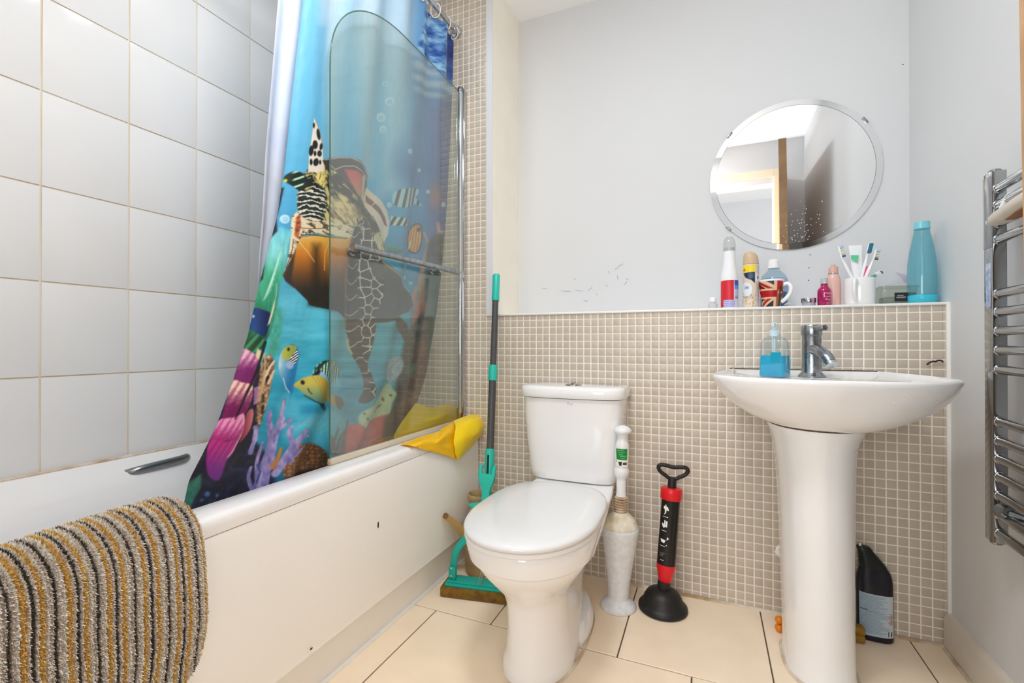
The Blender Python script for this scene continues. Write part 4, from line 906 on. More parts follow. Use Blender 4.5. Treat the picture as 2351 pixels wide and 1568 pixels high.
# ------------------------------------------------------------------ floor things
# sponge mop
mp = thing('sponge_mop', 'turquoise sponge mop with dark grey pole leaning in the corner by the bath', 'mop', (-.75, 1.48, 0))
M_teal = mat('turquoise_plastic', (40, 190, 172), .35); M_teal2 = mat('teal_plate', (20, 166, 150), .4, noise=.06, nscale=20)
M_pole = mat('grey_pole', (74, 76, 78), .35)
top, bot = Vector((-.8105, 1.757, 1.190)), Vector((-.7725, 1.598, .284)); ax = (top-bot).normalized()
def pol(z): return bot+(top-bot)*((z-bot.z)/(top.z-bot.z))
build('pole', tube([pol(.47), pol(.76)], .0148, 20), M_pole, mp, 40); build('pole_upper', tube([pol(.79), pol(1.10)], .0128, 20), M_pole, mp, 40)
build('grip', lathe([(.0150, 0), (.0158, .004), (.0150, .03), (.0155, .108), (.013, .114), (.001, .1165)], pol(1.075), ax, 24), M_teal, mp, 40)
build('collar', lathe([(.0172, 0), (.0178, .003), (.0178, .058), (.0168, .062)], pol(.752), ax, 24), M_teal, mp, 40)
lv = [(.455, .0175, .016), (.43, .018, .016), (.37, .019, .017)]
sock_ = build('socket', tube([pol(.492), pol(.47), pol(.38), pol(.36)], [.0175, .0185, .019, .016], 20), M_teal, mp, 40)
build('socket_slot', tube([pol(.472)+Vector((.002, -.0185, 0)), pol(.392)+Vector((.002, -.0185, 0))], .0040, 10), M_dark, sock_, 40)
# squeeze lever: forked yoke narrowing down to a thumb tab
zz = lambda z: .430-(.388-z)*.60
yo = lambda z, dx, dy=0: pol(zz(z))+Vector((dx, -.02+dy, 0))
lever_ = build('lever', merge(tube([yo(.388, -.027, .012), yo(.372, -.028), yo(.33, -.027), yo(.30, -.016)], [.006, .008, .009, .010], 12), tube([yo(.388, .027, .012), yo(.372, .028), yo(.33, .027), yo(.30, .016)], [.006, .008, .009, .010], 12),
      loft([rrect(*(lambda c, h, t: (c.x-h, c.x+h, c.y-t, c.y+t))(pol(zz(z))+Vector((0, -.020, 0)), h, t), .006, zz(z), 5) for z, h, t in [(.345, .024, .006), (.325, .033, .010), (.30, .031, .011), (.27, .023, .010), (.24, .017, .010), (.20, .016, .010), (.165, .018, .011), (.15, .017, .010)]])), M_teal, mp, 40)
build('thumb_tab', loft([dring(-.790, 1.566, hw, 1.545, 1.590, z, 2.2, 2.2, 24) for hw, z in ((.040, .281), (.047, .286), (.045, .293), (.02, .297))]), M_teal, lever_, 40)
# the arched arm to the sponge plate
h0 = Vector((-.848, 1.466, .078))
arm = cat([(-.852, 1.478, .065), (-.852, 1.478, .105), (-.842, 1.482, .15), (-.815, 1.50, .19), (-.785, 1.53, .225), (-.772, 1.565, .27)], 7)
build('arm', tube(arm, .0135, 12, flat=.5), M_teal2, mp, 40)
clip_ = build('arm_clip', box(-.866, 1.462, .050, -.838, 1.474, .094, .003), M_teal2, mp, 40)
for z in (.064, .092): build('rivet', lathe([(.0045, 0), (.0045, .002), (.002, .003)], (-.852, 1.4615, z), (0, -1, 0), 14), M_chrome, clip_, 40)
ca, sa = math.cos(math.radians(10)), math.sin(math.radians(10))
def mh(vf): return [Vector((-.88+(q[0])*ca-q[1]*sa, 1.43+q[0]*sa+q[1]*ca, q[2])) for q in vf[0]], vf[1]
plate_ = build('sponge_plate', mh(merge(box(.012, .006, .033, .262, .075, .044, .004), box(.020, .015, .043, .255, .068, .050, .003))), M_teal2, mp, 40)
build('sponge', mh(box(.0, -.004, .002, .270, .080, .035, .004)), mat('dirty_sponge', (150, 112, 40), .95, col2=(78, 58, 26), nscale=30, bump=.5, bscale=260), mp, 40)
build('pull_wire', merge(tube([(-.742, 1.46, .055), (-.738, 1.475, .11), (-.735, 1.50, .17)], .0013, 6), tube([(-.735, 1.462, .055), (-.732, 1.477, .11), (-.730, 1.50, .17)], .0013, 6)), M_chrome, plate_, 40)

# watering can
wc = thing('watering_can', 'dirty beige plastic jug with a long spout, wedged in the corner between bath and toilet', 'jug', (-.831, 1.648, 0))
wx, wy = -.831, 1.648
M_can = mat('grimy_beige_plastic', (196, 172, 128), .55, col2=(156, 128, 86), nscale=13, bump=.08, bscale=30)
build('can_body', lathe([(.050, .002), (.056, .006), (.059, .03), (.063, .12), (.064, .165), (.061, .19), (.050, .215), (.044, .228), (.0425, .245)], (wx, wy, 0), n=44, cap1=False), M_can, wc, 50)
build('can_neck', lathe([(.0425, .243), (.044, .27), (.046, .283), (.051, .288), (.052, .306), (.050, .310), (.046, .310), (.043, .300), (.041, .25)], (wx, wy, 0), n=44, cap0=False, cap1=False), M_can, wc, 50)
build('neck_bead', tube([(wx+.0445*math.cos(t), wy+.0445*math.sin(t), .252+.004*math.sin(3*t)) for t in np.linspace(0, 2*PI, 41)[:-1]], .003, 8, closed=True), M_can, wc, 60)
spo = [(-.868, 1.600, .155), (-.878, 1.560, .195), (-.884, 1.52, .235), (-.886, 1.478, .268)]
wspout_ = build('spout', tube(spo, [.021, .016, .0125, .0105], 18), mat('tan_spout', (206, 168, 112), .5, noise=.08, nscale=20), wc, 60)
build('spout_mouth', lathe([(.0108, 0), (.0112, .003), (.0085, .0035), (.001, .001)], spo[-1], (-.05, -.6, .45), 18), mat('brown_mouth', (120, 84, 50), .7), wspout_, 60)
build('can_handle', tube(cat([(wx+.045, wy+.02, .27), (wx+.062, wy+.03, .24), (wx+.066, wy+.03, .18), (wx+.055, wy+.025, .13)], 6), .008, 12), M_can, wc, 60)

# toilet brush in its stand
bh = thing('toilet_brush_holder', 'tall speckled white toilet brush stand right of the toilet', 'brush holder', (-.285, 1.612, 0))
hx, hy = -.285, 1.612; tlt = Vector((.026, .004, 1)).normalized()
M_spk = mat('grubby_white_plastic', (230, 232, 236), .5, col2=(212, 215, 219), nscale=70, bump=.05, bscale=60)
build('stand_base', lathe([(.060, .001), (.061, .006), (.056, .014), (.046, .022), (.038, .030), (.034, .034)], (hx, hy, 0), n=40), M_spk, bh, 50)
build('stand_cup', lathe([(.034, .02), (.037, .08), (.046, .15), (.055, .21), (.0605, .25), (.0620, .264), (.061, .273), (.058, .276)], (hx, hy, 0), tlt, 44), M_spk, bh, 50)
tb = thing('toilet_brush', 'stained white toilet brush with a green label on its handle, standing in its holder', 'toilet brush', (hx+.004, hy, .27))
bb = Vector((hx, hy, 0))
M_br = mat('yellowed_white_plastic', (236, 234, 224), .4, col2=(206, 192, 160), nscale=30)
build('brush_lid', lathe([(.0590, .2765), (.058, .282), (.050, .300), (.036, .314), (.025, .322), (.021, .325)], bb, tlt, 40), M_br, tb, 60)
rib = [(.0205, .325)]
for k in range(6): z = .327+k*.0085; rib += [(.0175, z), (.0215, z+.0022), (.0215, z+.0055), (.0175, z+.0078)]
build('ribbed_neck', lathe(rib+[(.018, .38)], bb, tlt, 32), mat('stained_ribs', (222, 206, 180), .5, col2=(150, 118, 84), nscale=50), tb, 30)
bhandle_ = build('handle', lathe([(.018, .379), (.0165, .385), (.0155, .40), (.0165, .43), (.0165, .440), (.0225, .450), (.0255, .462), (.023, .474), (.0212, .478), (.0218, .484), (.0222, .50), (.0228, .545), (.0224, .556), (.0185, .566), (.0165, .578), (.0175, .589), (.023, .594), (.0300, .599), (.0300, .605), (.023, .613), (.012, .619), (.001, .621)], bb, tlt, 36), mat('white_handle', (232, 234, 236), .3, noise=.03, nscale=20), tb, 60)
def lab(c):
    c.c[:] = (236, 238, 230); c.poly([(.12, .38), (.06, .98), (.96, .98), (.92, .36)], (18, 132, 56), .012)
    for k, (a, b) in enumerate([(.2, .7), (.3, .8), (.3, .6), (.4, .86), (.5, .8)]): c.rect(a, .88-k*.105, b, .91-k*.105+(.02 if k == 3 else 0), (150, 214, 160), .01, .8)
    c.rect(.05, .22, .12, .33, (30, 30, 30), .01); c.poly([(.36, .06), (.28, .26), (.55, .28), (.52, .05)], (34, 30, 26), .01); c.rect(.6, .1, .9, .24, (90, 84, 78), .01)
    for k in range(6): c.rect(.62+k*.05, .12, .64+k*.05, .22, (30, 30, 30), .006)
off = tlt*.52
shell('handle_label', bb.x+off.x/off.z*.515, bb.y+off.y/off.z*.515-.0002, lambda z: .0232, .484, .545, -1.0, 1.1, 40, 60, lab, printed('label_print', .4), bhandle_, label='white and green printed label')

# drain plunger
pg = thing('drain_plunger', 'black and red pump plunger with a loop handle against the mosaic wall', 'plunger', (-.143, 1.66, 0))
pb_ = Vector((-.143, 1.658, 0)); pa = Vector((.066, .098, 1)).normalized()
build('suction_cup', lathe([(.077, .001), (.0805, .004), (.080, .012), (.073, .020), (.066, .024), (.062, .040), (.052, .056), (.036, .066), (.022, .071)], pb_, n=48), M_black, pg, 50)
build('cup_neck', lathe([(.0215, .066), (.0205, .092)], pb_+Vector((-.002, -.002, 0)), pa, 28), M_black, pg, 50)
build('nozzle', lathe([(.019, .090), (.0215, .094), (.031, .140), (.0315, .150)], pb_, pa, 36), M_red, pg, 40)
barrel_ = build('barrel', lathe([(.0305, .148), (.0305, .372)], pb_, pa, 44), mat('black_barrel', (24, 24, 23), .28), pg, 40)
build('collar', lathe([(.033, .365), (.0355, .368), (.0355, .400), (.033, .404), (.012, .406)], pb_, pa, 36), M_red, pg, 40)
build('rod', lathe([(.0145, .403), (.0145, .43), (.013, .438)], pb_, pa, 24), M_black, pg, 40)
hc = pb_+pa*.436
lp = [(-.010, -.004), (-.022, .003), (-.036, .011), (-.046, .021), (-.048, .031), (-.040, .038), (-.024, .038), (-.008, .0355), (.008, .0355), (.024, .038), (.040, .038), (.048, .031), (.046, .021), (.036, .011), (.022, .003), (.010, -.004)]
uu = Vector((.98, .12, -.06)).normalized()
build('loop_handle', tube([tuple(hc+uu*a+pa*(b+.004)) for a, b in cat(lp, 4, True)], .0068, 12, closed=True), M_black, pg, 60)
ink = mat('white_print', (238, 238, 236), .5); inkg = mat('grey_print', (120, 120, 118), .5)
# pictograms wrapped on the barrel, u across, v along the axis
pu, pv = frame_of(pa); 
def on_barrel(u, v, r=.0309):
    t = math.radians(-112)+u/.0305; d = Vector((math.cos(t), math.sin(t), 0)); d = (d-pa*d.dot(pa)).normalized()
    return pb_+pa*v+d*r
def decal(name, polys, m):
    bm = bmesh.new()
    for P in polys: bm.faces.new([bm.verts.new((u, v, 0)) for u, v in P])
    bmesh.ops.triangulate(bm, faces=bm.faces[:]); bmesh.ops.subdivide_edges(bm, edges=bm.edges[:], cuts=5, use_grid_fill=True)
    bm.verts.index_update()
    vf = [on_barrel(v.co.x, v.co.y) for v in bm.verts], [[v.index for v in f.verts] for f in bm.faces]; bm.free()
    build(name, vf, m, barrel_, 0)
def pr(u0, v0, u1, v1): return [(u0, v0), (u1, v0), (u1, v1), (u0, v1)]
k = -.002
decal('printed_pictogram', [[(k-.008, .338), (k-.006, .345), (k, .347), (k+.008, .343), (k+.012, .334), (k+.011, .331), (k+.004, .333), (k+.003, .322), (k-.001, .321), (k-.002, .334)], pr(k-.001, .347, k+.002, .351), pr(k-.004, .318, k-.001, .321)], ink)
decal('printed_pictogram', [[(k-.010, .288), (k-.008, .279), (k-.003, .273), (k+.003, .276), (k+.004, .285)], pr(k+.0045, .277, k+.010, .297), pr(k-.001, .285, k+.003, .299)], ink)
decal('printed_pictogram', [[(k-.011, .236), (k-.008, .226), (k+.004, .223), (k+.008, .234)], [(k+.011, .234), (k+.012, .245), (k+.019, .241)], pr(k+.010, .216, k+.013, .219)], ink)
for P in (pr(k-.009, .3095, k+.011, .311), pr(k-.010, .263, k+.009, .2645), pr(k-.011, .2125, k+.009, .214), pr(k-.006, .166, k+.006, .1675)): decal('printed_line', [P], ink)
for q in range(4): decal('printed_line', [pr(k-.009, .190-q*.0035, k+.009-q*.002, .1915-q*.0035)], inkg)

# black bottle in the right corner
bl = thing('toilet_cleaner_bottle', 'black toilet cleaner bottle with a bent neck and pale blue label right of the pedestal', 'bottle', (.468, 1.742, 0))
bx_, by_ = .468, 1.742
M_bot = mat('dark_navy_plastic', (22, 22, 34), .3)
def ov(h, t, z, dx=0.): return dring(bx_+dx, by_+.012*min(z/.3, 1), h, by_-t+.012*min(z/.3, 1), by_+t*.8+.012*min(z/.3, 1), z, 2.6, 2.6, 40)
bbody_ = build('bottle_body', loft([ov(.042, .022, .001), ov(.0455, .025, .006), ov(.046, .0255, .02), ov(.046, .0255, .15), ov(.046, .025, .170), ov(.0445, .023, .188), ov(.040, .0205, .203), ov(.0355, .019, .213, -.002)]), M_bot, bl, 50)
build('neck_cap', loft([ov(.035, .0195, .2135, -.002), ov(.0345, .0195, .221, -.004), ov(.028, .0185, .238, -.011), ov(.027, .018, .240, -.0115), ov(.0205, .016, .258, -.020), ov(.018, .014, .271, -.026), ov(.0145, .012, .274, -.028)]), mat('black_cap_green', (16, 24, 18), .35), bl, 30)
build('snapped_tip', lathe([(.004, 0), (.003, .006), (.001, .008)], (bx_-.035, by_+.008, .2745), n=8), M_white, bl, 40)
def lab2(c):
    c.c[:] = mix((146, 176, 196), (196, 206, 214), c.x); r_ = random.Random(3)
    for k in range(30):
        v = .95-k*.030; a = .05+r_.uniform(0, .22); b = r_.uniform(.5, .78); c.rect(a, v-.007, b, v+.004, (104, 118, 136), .006, .7)
    c.rect(.05, .60, .3, .617, (40, 50, 66), .006); c.line([(.3, .58), (.98, .58)], .006, (90, 104, 120), .004)
    for v in (.50, .37):
        c.poly([(.86, v-.065), (.98, v), (.86, v+.065), (.74, v)], (176, 60, 50), .006); c.poly([(.86, v-.045), (.945, v), (.86, v+.045), (.775, v)], (226, 224, 224), .006); c.ell(.86, v, .03, .022, (50, 46, 50), 30, .006)
    c.rect(.72, .03, .97, .155, (206, 210, 214), .004)
    for k in range(14): c.rect(.735+k*.0165, .035, .735+k*.0165+(.006 if k % 3 else .011), .15, (40, 44, 50), .002)
nu, nv = 70, 110
Ul, Vl = np.meshgrid(np.linspace(0, 1, nu), np.linspace(0, 1, nv), indexing='ij')
zl = .020+.120*Vl+.0+(.006*(1-Ul)*(Vl-.5)); th = np.radians(-90-62+124*Ul)
xs_ = bx_+.0464*np.sign(np.cos(th))*np.abs(np.cos(th))**(2/2.6); ys_ = by_+.012*zl/.3-.0259*np.abs(np.sin(th))**(2/2.6)
cl2 = Canvas(Ul, Vl); lab2(cl2)
build('bottle_label', (np.stack([xs_, ys_, zl], -1).reshape(-1, 3), grid_faces(nu, nv)), printed('label_print'), bbody_, 180, cols=cl2.c, label='pale blue label with small print and two red hazard diamonds')

# orange thing behind the pedestal
og = thing('plastic_piece', 'small orange plastic piece with lobed ends lying behind the basin pedestal', 'plastic piece', (.31, 1.692, 0))
M_or = mat('orange_plastic', (226, 128, 20), .35)
build('shaft', tube([(.205, 1.672, .022), (.30, 1.70, .022), (.41, 1.706, .020)], .011, 14), M_or, og, 60)
for z in (.013, .037): build('lobe', lathe([(.001, -.0125), (.008, -.010), (.012, -.003), (.012, .004), (.008, .010), (.001, .0125)], (.2035, 1.666, z), (1, .2, 0), 20), M_or, og, 60)
for z in (.014, .037): build('lobe', box(.402, 1.69, z-.012, .432, 1.72, z+.011, .005), mat('ochre_plastic', (150, 112, 30), .5), og, 60)
# curl of dark plastic stuck to the tiles
ey = thing('dark_strip', 'curled dark brown strip stuck to the mosaic above the right end of the basin', 'strip', (.626, 1.774, .842))
build('strip', tube(cat([at(2128, 838, Y=1.7715), at(2133, 833, Y=1.7705), at(2143, 829.5, Y=1.770), at(2148, 830.5, Y=1.7715), at(2153, 827.5, Y=1.769), at(2162, 828, Y=1.770), at(2165, 832, Y=1.7715)], 5), [.0008]+[.0024]*29+[.0007], 8), mat('dark_brown', (58, 38, 26), .6), ey, 60)
# ------------------------------------------------------------------ round mirror
mi = thing('round_mirror', 'round frameless mirror on the alcove wall above the basin', 'mirror', (.2965, 2.06, 1.549))
mc = (.2965, YA-.002, 1.549); MR = .2875
M_mir = mat('mirror_silver', (246, 247, 248), .012, metal=1.)
build('mirror_glass', lathe([(MR-.022, .0051), (.001, .0052)], mc, (0, -1, 0), 96, cap0=False), M_mir, mi, 0)
build('mirror_bevel', lathe([(MR, 0), (MR, .0042), (MR-.021, .0051)], mc, (0, -1, 0), 96, cap0=True, cap1=False), mat('bevel_silver', (236, 238, 240), .03, metal=1.), mi, 20)
for a in (138.5, 35.5, 220): 
    t = math.radians(a); cx_, cz_ = mc[0]+MR*math.cos(t), mc[2]+MR*math.sin(t)
    rad = Vector((math.cos(t), 0, math.sin(t))); tan_ = Vector((-math.sin(t), 0, math.cos(t)))
    V, F_ = box(-.004, -.001, -.013, .003, .009, .013, .001)
    build('mirror_clip', ([Vector((cx_, mc[1], cz_))+rad*q[0]+tan_*q[2]+Vector((0, -q[1], 0)) for q in V], F_), mat('clip_metal', (150, 152, 152), .35, metal=1.), mi, 30)
# toothpaste specks low on the glass
sp_ = []
for k in range(150):
    a = rng.normal(0, .07)+.335; z = 1.268+abs(rng.normal(0, .075)); r_ = rng.uniform(.0006, .0019)
    if math.hypot(a-mc[0], z-mc[2]) > MR-.024: continue
    sp_.append(lathe([(r_, 0), (r_*.6, .0004)], (a, mc[1]-.0053, z), (0, -1, 0), 6))
build('toothpaste_specks', merge(*sp_), mat('dried_toothpaste', (240, 240, 238), .8), mi, 0, kind='stuff')

# marks on the walls: nail holes and blue scuffs
mk = bpy.data.objects['wall_alcove']; M_hole = mat('nail_hole', (70, 68, 66), .9); M_scuff = mat('blue_scuff', (150, 164, 206), .8)
for x, y in ((1860, 585), (1857, 615), (1856.5, 643.5), (2073, 148)):
    build('nail_hole', lathe([(.0022, 0), (.0016, .0006), (.001, .0003)], at(x, y, Y=YA), (0, -1, 0), 8), M_hole, mk, 0)
sc2 = []
for x, y, l, a in [(1330, 667, 20, 5), (1352, 665, 10, -50), (1358, 660, 8, -70), (1418, 637, 12, 80), (1416, 615, 12, -30), (1425, 608, 16, -25), (1398, 625, 10, 60), (1436, 650, 14, -50), (1345, 690, 12, 8), (1393, 655, 8, 45), (1320, 640, 6, 30), (1370, 676, 4, 70), (1300, 668, 26, 3), (1250, 662, 14, 10), (1440, 640, 8, 10)]:
    t = math.radians(a); dx, dy = math.cos(t)*l/2, math.sin(t)*l/2; q = [at(x-dx, y-dy, Y=YA-.0006), at(x, y+1, Y=YA-.0007), at(x+dx, y+dy, Y=YA-.0006)]
    sc2.append(tube(q, [.0004, .0011, .0003], 6))
build('scuff_marks', merge(*sc2), M_scuff, mk, 0, kind='stuff')

# ------------------------------------------------------------------ things on the ledge
LZ = 1.0242
pm = printed('label_print')
def turned(name, prof, x, y, m, parent, n=40, sm=50, cap0=True, cap1=True, **k): return build(name, lathe(prof, (x, y, LZ), n=n, cap0=cap0, cap1=cap1), m, parent, sm, **k)
# tiny clear pot
t = thing('clear_pot', 'tiny clear pot with a milky lid at the far left end of the ledge group', 'pot', (.016, 1.815, LZ))
M_milk = thin('milky_plastic', (240, 240, 240), .45, .15)
turned('pot_body', [(.014, 0), (.0155, .003), (.0155, .016), (.012, .020), (.010, .022)], .016, 1.815, M_milk, t)
turned('pot_lid', [(.0105, .0225), (.0115, .024), (.0115, .037), (.009, .0405), (.001, .041)], .016, 1.815, M_white, t)
# white and red bottle
t = thing('mousse_bottle', 'tall white bottle with clear cap and red label on the ledge', 'bottle', (.0705, 1.825, LZ)); X_, Y_ = .0705, 1.825
pr_ = [(.025, 0), (.0285, .003), (.0288, .095), (.0275, .120), (.0225, .145), (.0195, .175), (.0185, .2035), (.016, .205)]
bo_ = turned('bottle_body', pr_, X_, Y_, mat('white_gloss_plastic', (236, 238, 242), .2), t)
turned('spray_collar', [(.0165, .204), (.0165, .216), (.013, .218)], X_, Y_, mat('grey_collar', (196, 198, 194), .4), t)
turned('clear_cap', [(.0195, .2045), (.0205, .21), (.0205, .228), (.018, .244), (.011, .254), (.001, .256)], X_, Y_, thin('cap_clear', (238, 240, 240), .16), t)
def l3(c):
    c.c[:] = (214, 40, 56); c.poly([(0, .88), (.12, 1.1), (-.1, 1.1)], (226, 196, 120), .01); c.poly([(-.1, -.1), (.14, -.1), (.02, .8), (-.1, .8)], (180, 30, 50), .02); c.rect(.70, -.1, 1.1, 1.1, (196, 200, 220), .01)
    c.rect(.70, .80, 1.1, 1.1, (60, 76, 168), .01); c.rect(.70, .66, 1.1, .80, (70, 150, 214), .01); c.rect(.22, -.1, .72, .27, (150, 146, 206), .01)
    for k in range(4): c.rect(.22, .03+k*.065, 1.1, .05+k*.065, (226, 226, 240), .008)
    c.rect(.76, .32, .80, .39, (40, 40, 60), .01); c.rect(.83, .32, .9, .39, (60, 60, 80), .01); c.rect(.68, .27, .705, 1.1, (236, 236, 240), .008)
    for k in range(4): c.rect(.76, .42+k*.055, .95, .44+k*.055, (120, 130, 170), .008, .7)
shell('label', X_, Y_, lambda z: prof_r([(r, z_+LZ) for r, z_ in pr_])(z)+.0004, LZ+.004, LZ+.098, -1.35, 1.35, 60, 60, l3, pm, bo_, label='red label with blue and lilac side panel')
# air freshener
t = thing('air_freshener_can', 'beige air freshener can with yellow and navy label beside the white and red bottle', 'aerosol', (.1390, 1.830, LZ)); X_, Y_ = .1390, 1.830
cpr = [(.024, 0), (.0255, .002), (.0255, .150), (.0245, .152)]
ca_ = turned('can_body', cpr, X_, Y_, mat('can_beige', (222, 204, 184), .3), t)
build('can_cap', loft([dring(X_+dx, Y_, h, Y_-h, Y_+h, LZ+z, 2, 2, 40) for h, z, dx in [(.0252, .1525, 0), (.0252, .160, 0), (.0235, .178, -.001), (.019, .190, -.0035), (.012, .1965, -.006), (.004, .1985, -.008)]]), mat('cap_beige', (204, 178, 146), .35), t, 60)
def l4(c):
    c.c[:] = (224, 206, 186); c.poly([(.02, .83), (.66, .83), (.66, 1.0), (.02, 1.0)], (240, 214, 40), .008); c.rect(.06, .86, .2, .92, (180, 120, 30), .01)
    c.poly([(.06, .82), (.66, .83), (.66, .56), (.48, .64), (.22, .70)], (24, 44, 84), .008)
    for k in range(4): c.rect(.34, .78-k*.03, .6, .79-k*.03, (150, 180, 150), .006, .8)
    c.ell(.22, .42, .36, .20, (206, 196, 178), 0, .012); c.ell(.22, .42, .32, .18, (224, 230, 234), 0, .012); r_ = random.Random(8)
    for k in range(46):
        a = r_.uniform(0, 1); c.ell(a*.75, .30-.06*math.sin(a*3)+r_.gauss(0, .035)-.02, .016, .008, r_.choice([(120, 90, 70), (236, 222, 206), (150, 120, 60), (90, 80, 60)]), r_.uniform(0, 90), .008)
    for k in range(20): c.ell(r_.uniform(0, .7), r_.uniform(0, .16), .03, .012, r_.choice([(150, 120, 90), (206, 180, 150), (110, 100, 60)]), r_.uniform(0, 90), .01, .8)
    c.rect(.70, 0, 1.1, 1.1, (206, 196, 190), .01); c.rect(.72, .62, .98, .78, (226, 222, 220), .006); c.ell(.84, .70, .05, .04, (60, 56, 60), 40, .01)
    for k in range(16): c.rect(.74, .56-k*.03, .96, .568-k*.03, (150, 144, 146), .005, .7)
shell('can_label', X_, Y_, lambda z: .0259, LZ+.004, LZ+.148, -1.35, 1.35, 64, 90, l4, pm, ca_, label='printed label with yellow band, navy panel and blossom')
navy = mat('navy_ink', (30, 44, 80), .5)
text('label_script', 'de', .017, navy, ca_, wrap(X_, Y_, .0262, -.62, LZ+.071, .15))
# mouthwash
t = thing('mouthwash_bottle', 'clear bottle of blue mouthwash with white cap behind the flag mug', 'bottle', (.2205, 1.928, LZ)); X_, Y_ = .2205, 1.928
mp_ = [(.040, 0), (.0445, .004), (.0450, .085), (.0445, .105), (.038, .122), (.026, .135), (.0195, .141), (.0185, .148), (.017, .150)]
turned('bottle', mp_, X_, Y_, thin('mouthwash_clear', (226, 240, 246), .04), t)
turned('liquid', [(.039, .002), (.0432, .005), (.0435, .085), (.0430, .108), (.041, .110)], X_, Y_, mat('mouthwash_blue', (20, 140, 196), .15, col2=(10, 112, 160), nscale=20), t)
turned('cap', [(.0190, .1485), (.0192, .151), (.0165, .172), (.0165, .178), (.015, .180)], X_, Y_, M_white, t)
build('bottle_label', merge(lathe([(.0452, .060), (.0452, .1015), (.0440, .108)], (X_, Y_, LZ), n=40, cap0=False, cap1=False)), mat('pale_blue_label', (160, 184, 232), .4), t, 60)
# flag mug
t = thing('flag_mug', 'mug with a red, white and black flag print and a clock tower on the ledge', 'mug', (.2030, 1.836, LZ)); X_, Y_ = .2030, 1.836
mg = [(.024, 0), (.0270, .002), (.0300, .02), (.0355, .050), (.0385, .080), (.0398, .094), (.0392, .0955), (.0372, .0945), (.036, .08), (.033, .05), (.026, .010), (.001, .008)]
fm_ = turned('mug_body', mg, X_, Y_, mat('mug_white', (240, 240, 240), .12, coat=.3), t, cap1=False)
def flag(c):
    cream, red, blk = (220, 188, 150), (176, 12, 26), (26, 26, 34)
    c.c[:] = blk
    cx0, cy0 = .685, .52
    for (x1, y1) in ((.0, 1.06), (.02, .02), (1.4, 1.15), (1.4, -.1)): c.line([(cx0, cy0), (x1, y1)], .24, cream, .012)
    for (x1, y1, o) in ((-.04, .96, .03), (.0, .04, -.03), (1.4, 1.15, 0), (1.4, -.1, 0)): c.line([(cx0-.05, cy0+o), (x1, y1+o)], .085, red, .01)
    c.poly([(.06, .80), (.18, .72), (.06, .66)], red, .01); c.poly([(.10, .64), (.16, .69), (.2, .64)], blk, .01); c.poly([(.12, .27), (.2, .24), (.24, .29)], blk, .01)
    c.rect(-.1, .30, 1.1, .68, cream, .01); c.rect(cx0-.17, -.1, cx0+.20, 1.1, cream, .01)
    c.rect(-.1, .365, 1.1, .61, red, .01); c.rect(cx0-.075, -.1, cx0+.125, 1.1, (190, 20, 34), .01)
    c.poly([(.66, -.1), (.69, .30), (.69, .72), (.74, .78), (.77, .93), (.80, .78), (.85, .70), (.84, .30), (.84, -.1)], (74, 42, 28), .014); c.poly([(.60, -.1), (.63, .34), (.62, .6), (.69, .66), (.70, .3), (.70, -.1)], (150, 108, 72), .014)
    c.ell(.775, .535, .03, .04, (240, 214, 180), 0, .01); c.ell(.655, .53, .02, .04, (236, 190, 150), 0, .01)
    for k in range(9): c.rect(.70, .05+k*.07, .83, .065+k*.07, (120, 80, 50), .008, .7)
    c.poly([(.76, .92), (.77, 1.1), (.78, .92)], (226, 170, 150), .01); c.rect(.94, -.1, 1.1, 1.1, (110, 96, 92), .02); c.rect(-.1, .965, 1.1, 1.1, (238, 238, 238), .006)
shell('flag_print', X_, Y_, lambda z: float(np.interp(z-LZ, [0, .002, .02, .05, .08, .094], [.024, .0273, .0303, .0358, .0388, .0401])), LZ+.0015, LZ+.0925, -1.42, 1.5, 110, 100, flag, pm, fm_, label='printed flag with a clock tower')
build('mug_handle', tube(cat([(X_+.034, Y_-.012, LZ+.078), (X_+.048, Y_-.014, LZ+.080), (X_+.057, Y_-.015, LZ+.066), (X_+.053, Y_-.015, LZ+.046), (X_+.040, Y_-.013, LZ+.028), (X_+.028, Y_-.010, LZ+.018)], 6), .0048, 12, flat=1.35), MATS['mug_white'], t, 60)
# crumpled film, silver lidded jar, pink bottle, peach spray, toothbrush mug
t = thing('crumpled_film', 'scrap of clear crumpled film lying between the flag mug and the small silver-lidded jar', 'film', (.266, 1.815, LZ))
G = patch([[Vector((.238+.012*i, 1.80+.012*j, LZ+.001+.010*math.sin(1.1*i+.4)*math.sin(.9*j+.7)**2+.004)) for i in range(5)] for j in range(4)], 4, .002, 4)
build('film', G, M_milk, t, 20)
t = thing('cream_jar', 'low glass jar with a silver screw lid on the ledge', 'jar', (.3105, 1.818, LZ))
turned('jar_body', [(.017, 0), (.019, .002), (.0195, .009), (.0185, .012)], .3105, 1.818, mat('lilac_glass', (176, 168, 190), .15), t)
turned('jar_lid', [(.021, .0115), (.0215, .0125), (.0215, .0255), (.0205, .027), (.001, .0272)], .3105, 1.818, M_chrome, t)
t = thing('pink_bottle', 'small magenta bottle with pale pink lettering and clear cap on the ledge', 'bottle', (.3535, 1.812, LZ)); X_, Y_ = .3535, 1.812
pk = [(.018, 0), (.0195, .002), (.0196, .046), (.0185, .053), (.0125, .061), (.0105, .064), (.0100, .072)]
pb2_ = turned('bottle', pk, X_, Y_, mat('magenta_glass', (176, 14, 92), .12, coat=.4, col2=(150, 6, 74), nscale=30), t)
turned('clear_cap', [(.0108, .0725), (.0112, .074), (.0108, .089), (.009, .091)], X_, Y_, MATS['cap_clear'], t)
pk_ink = mat('pale_pink_ink', (250, 176, 206), .5)
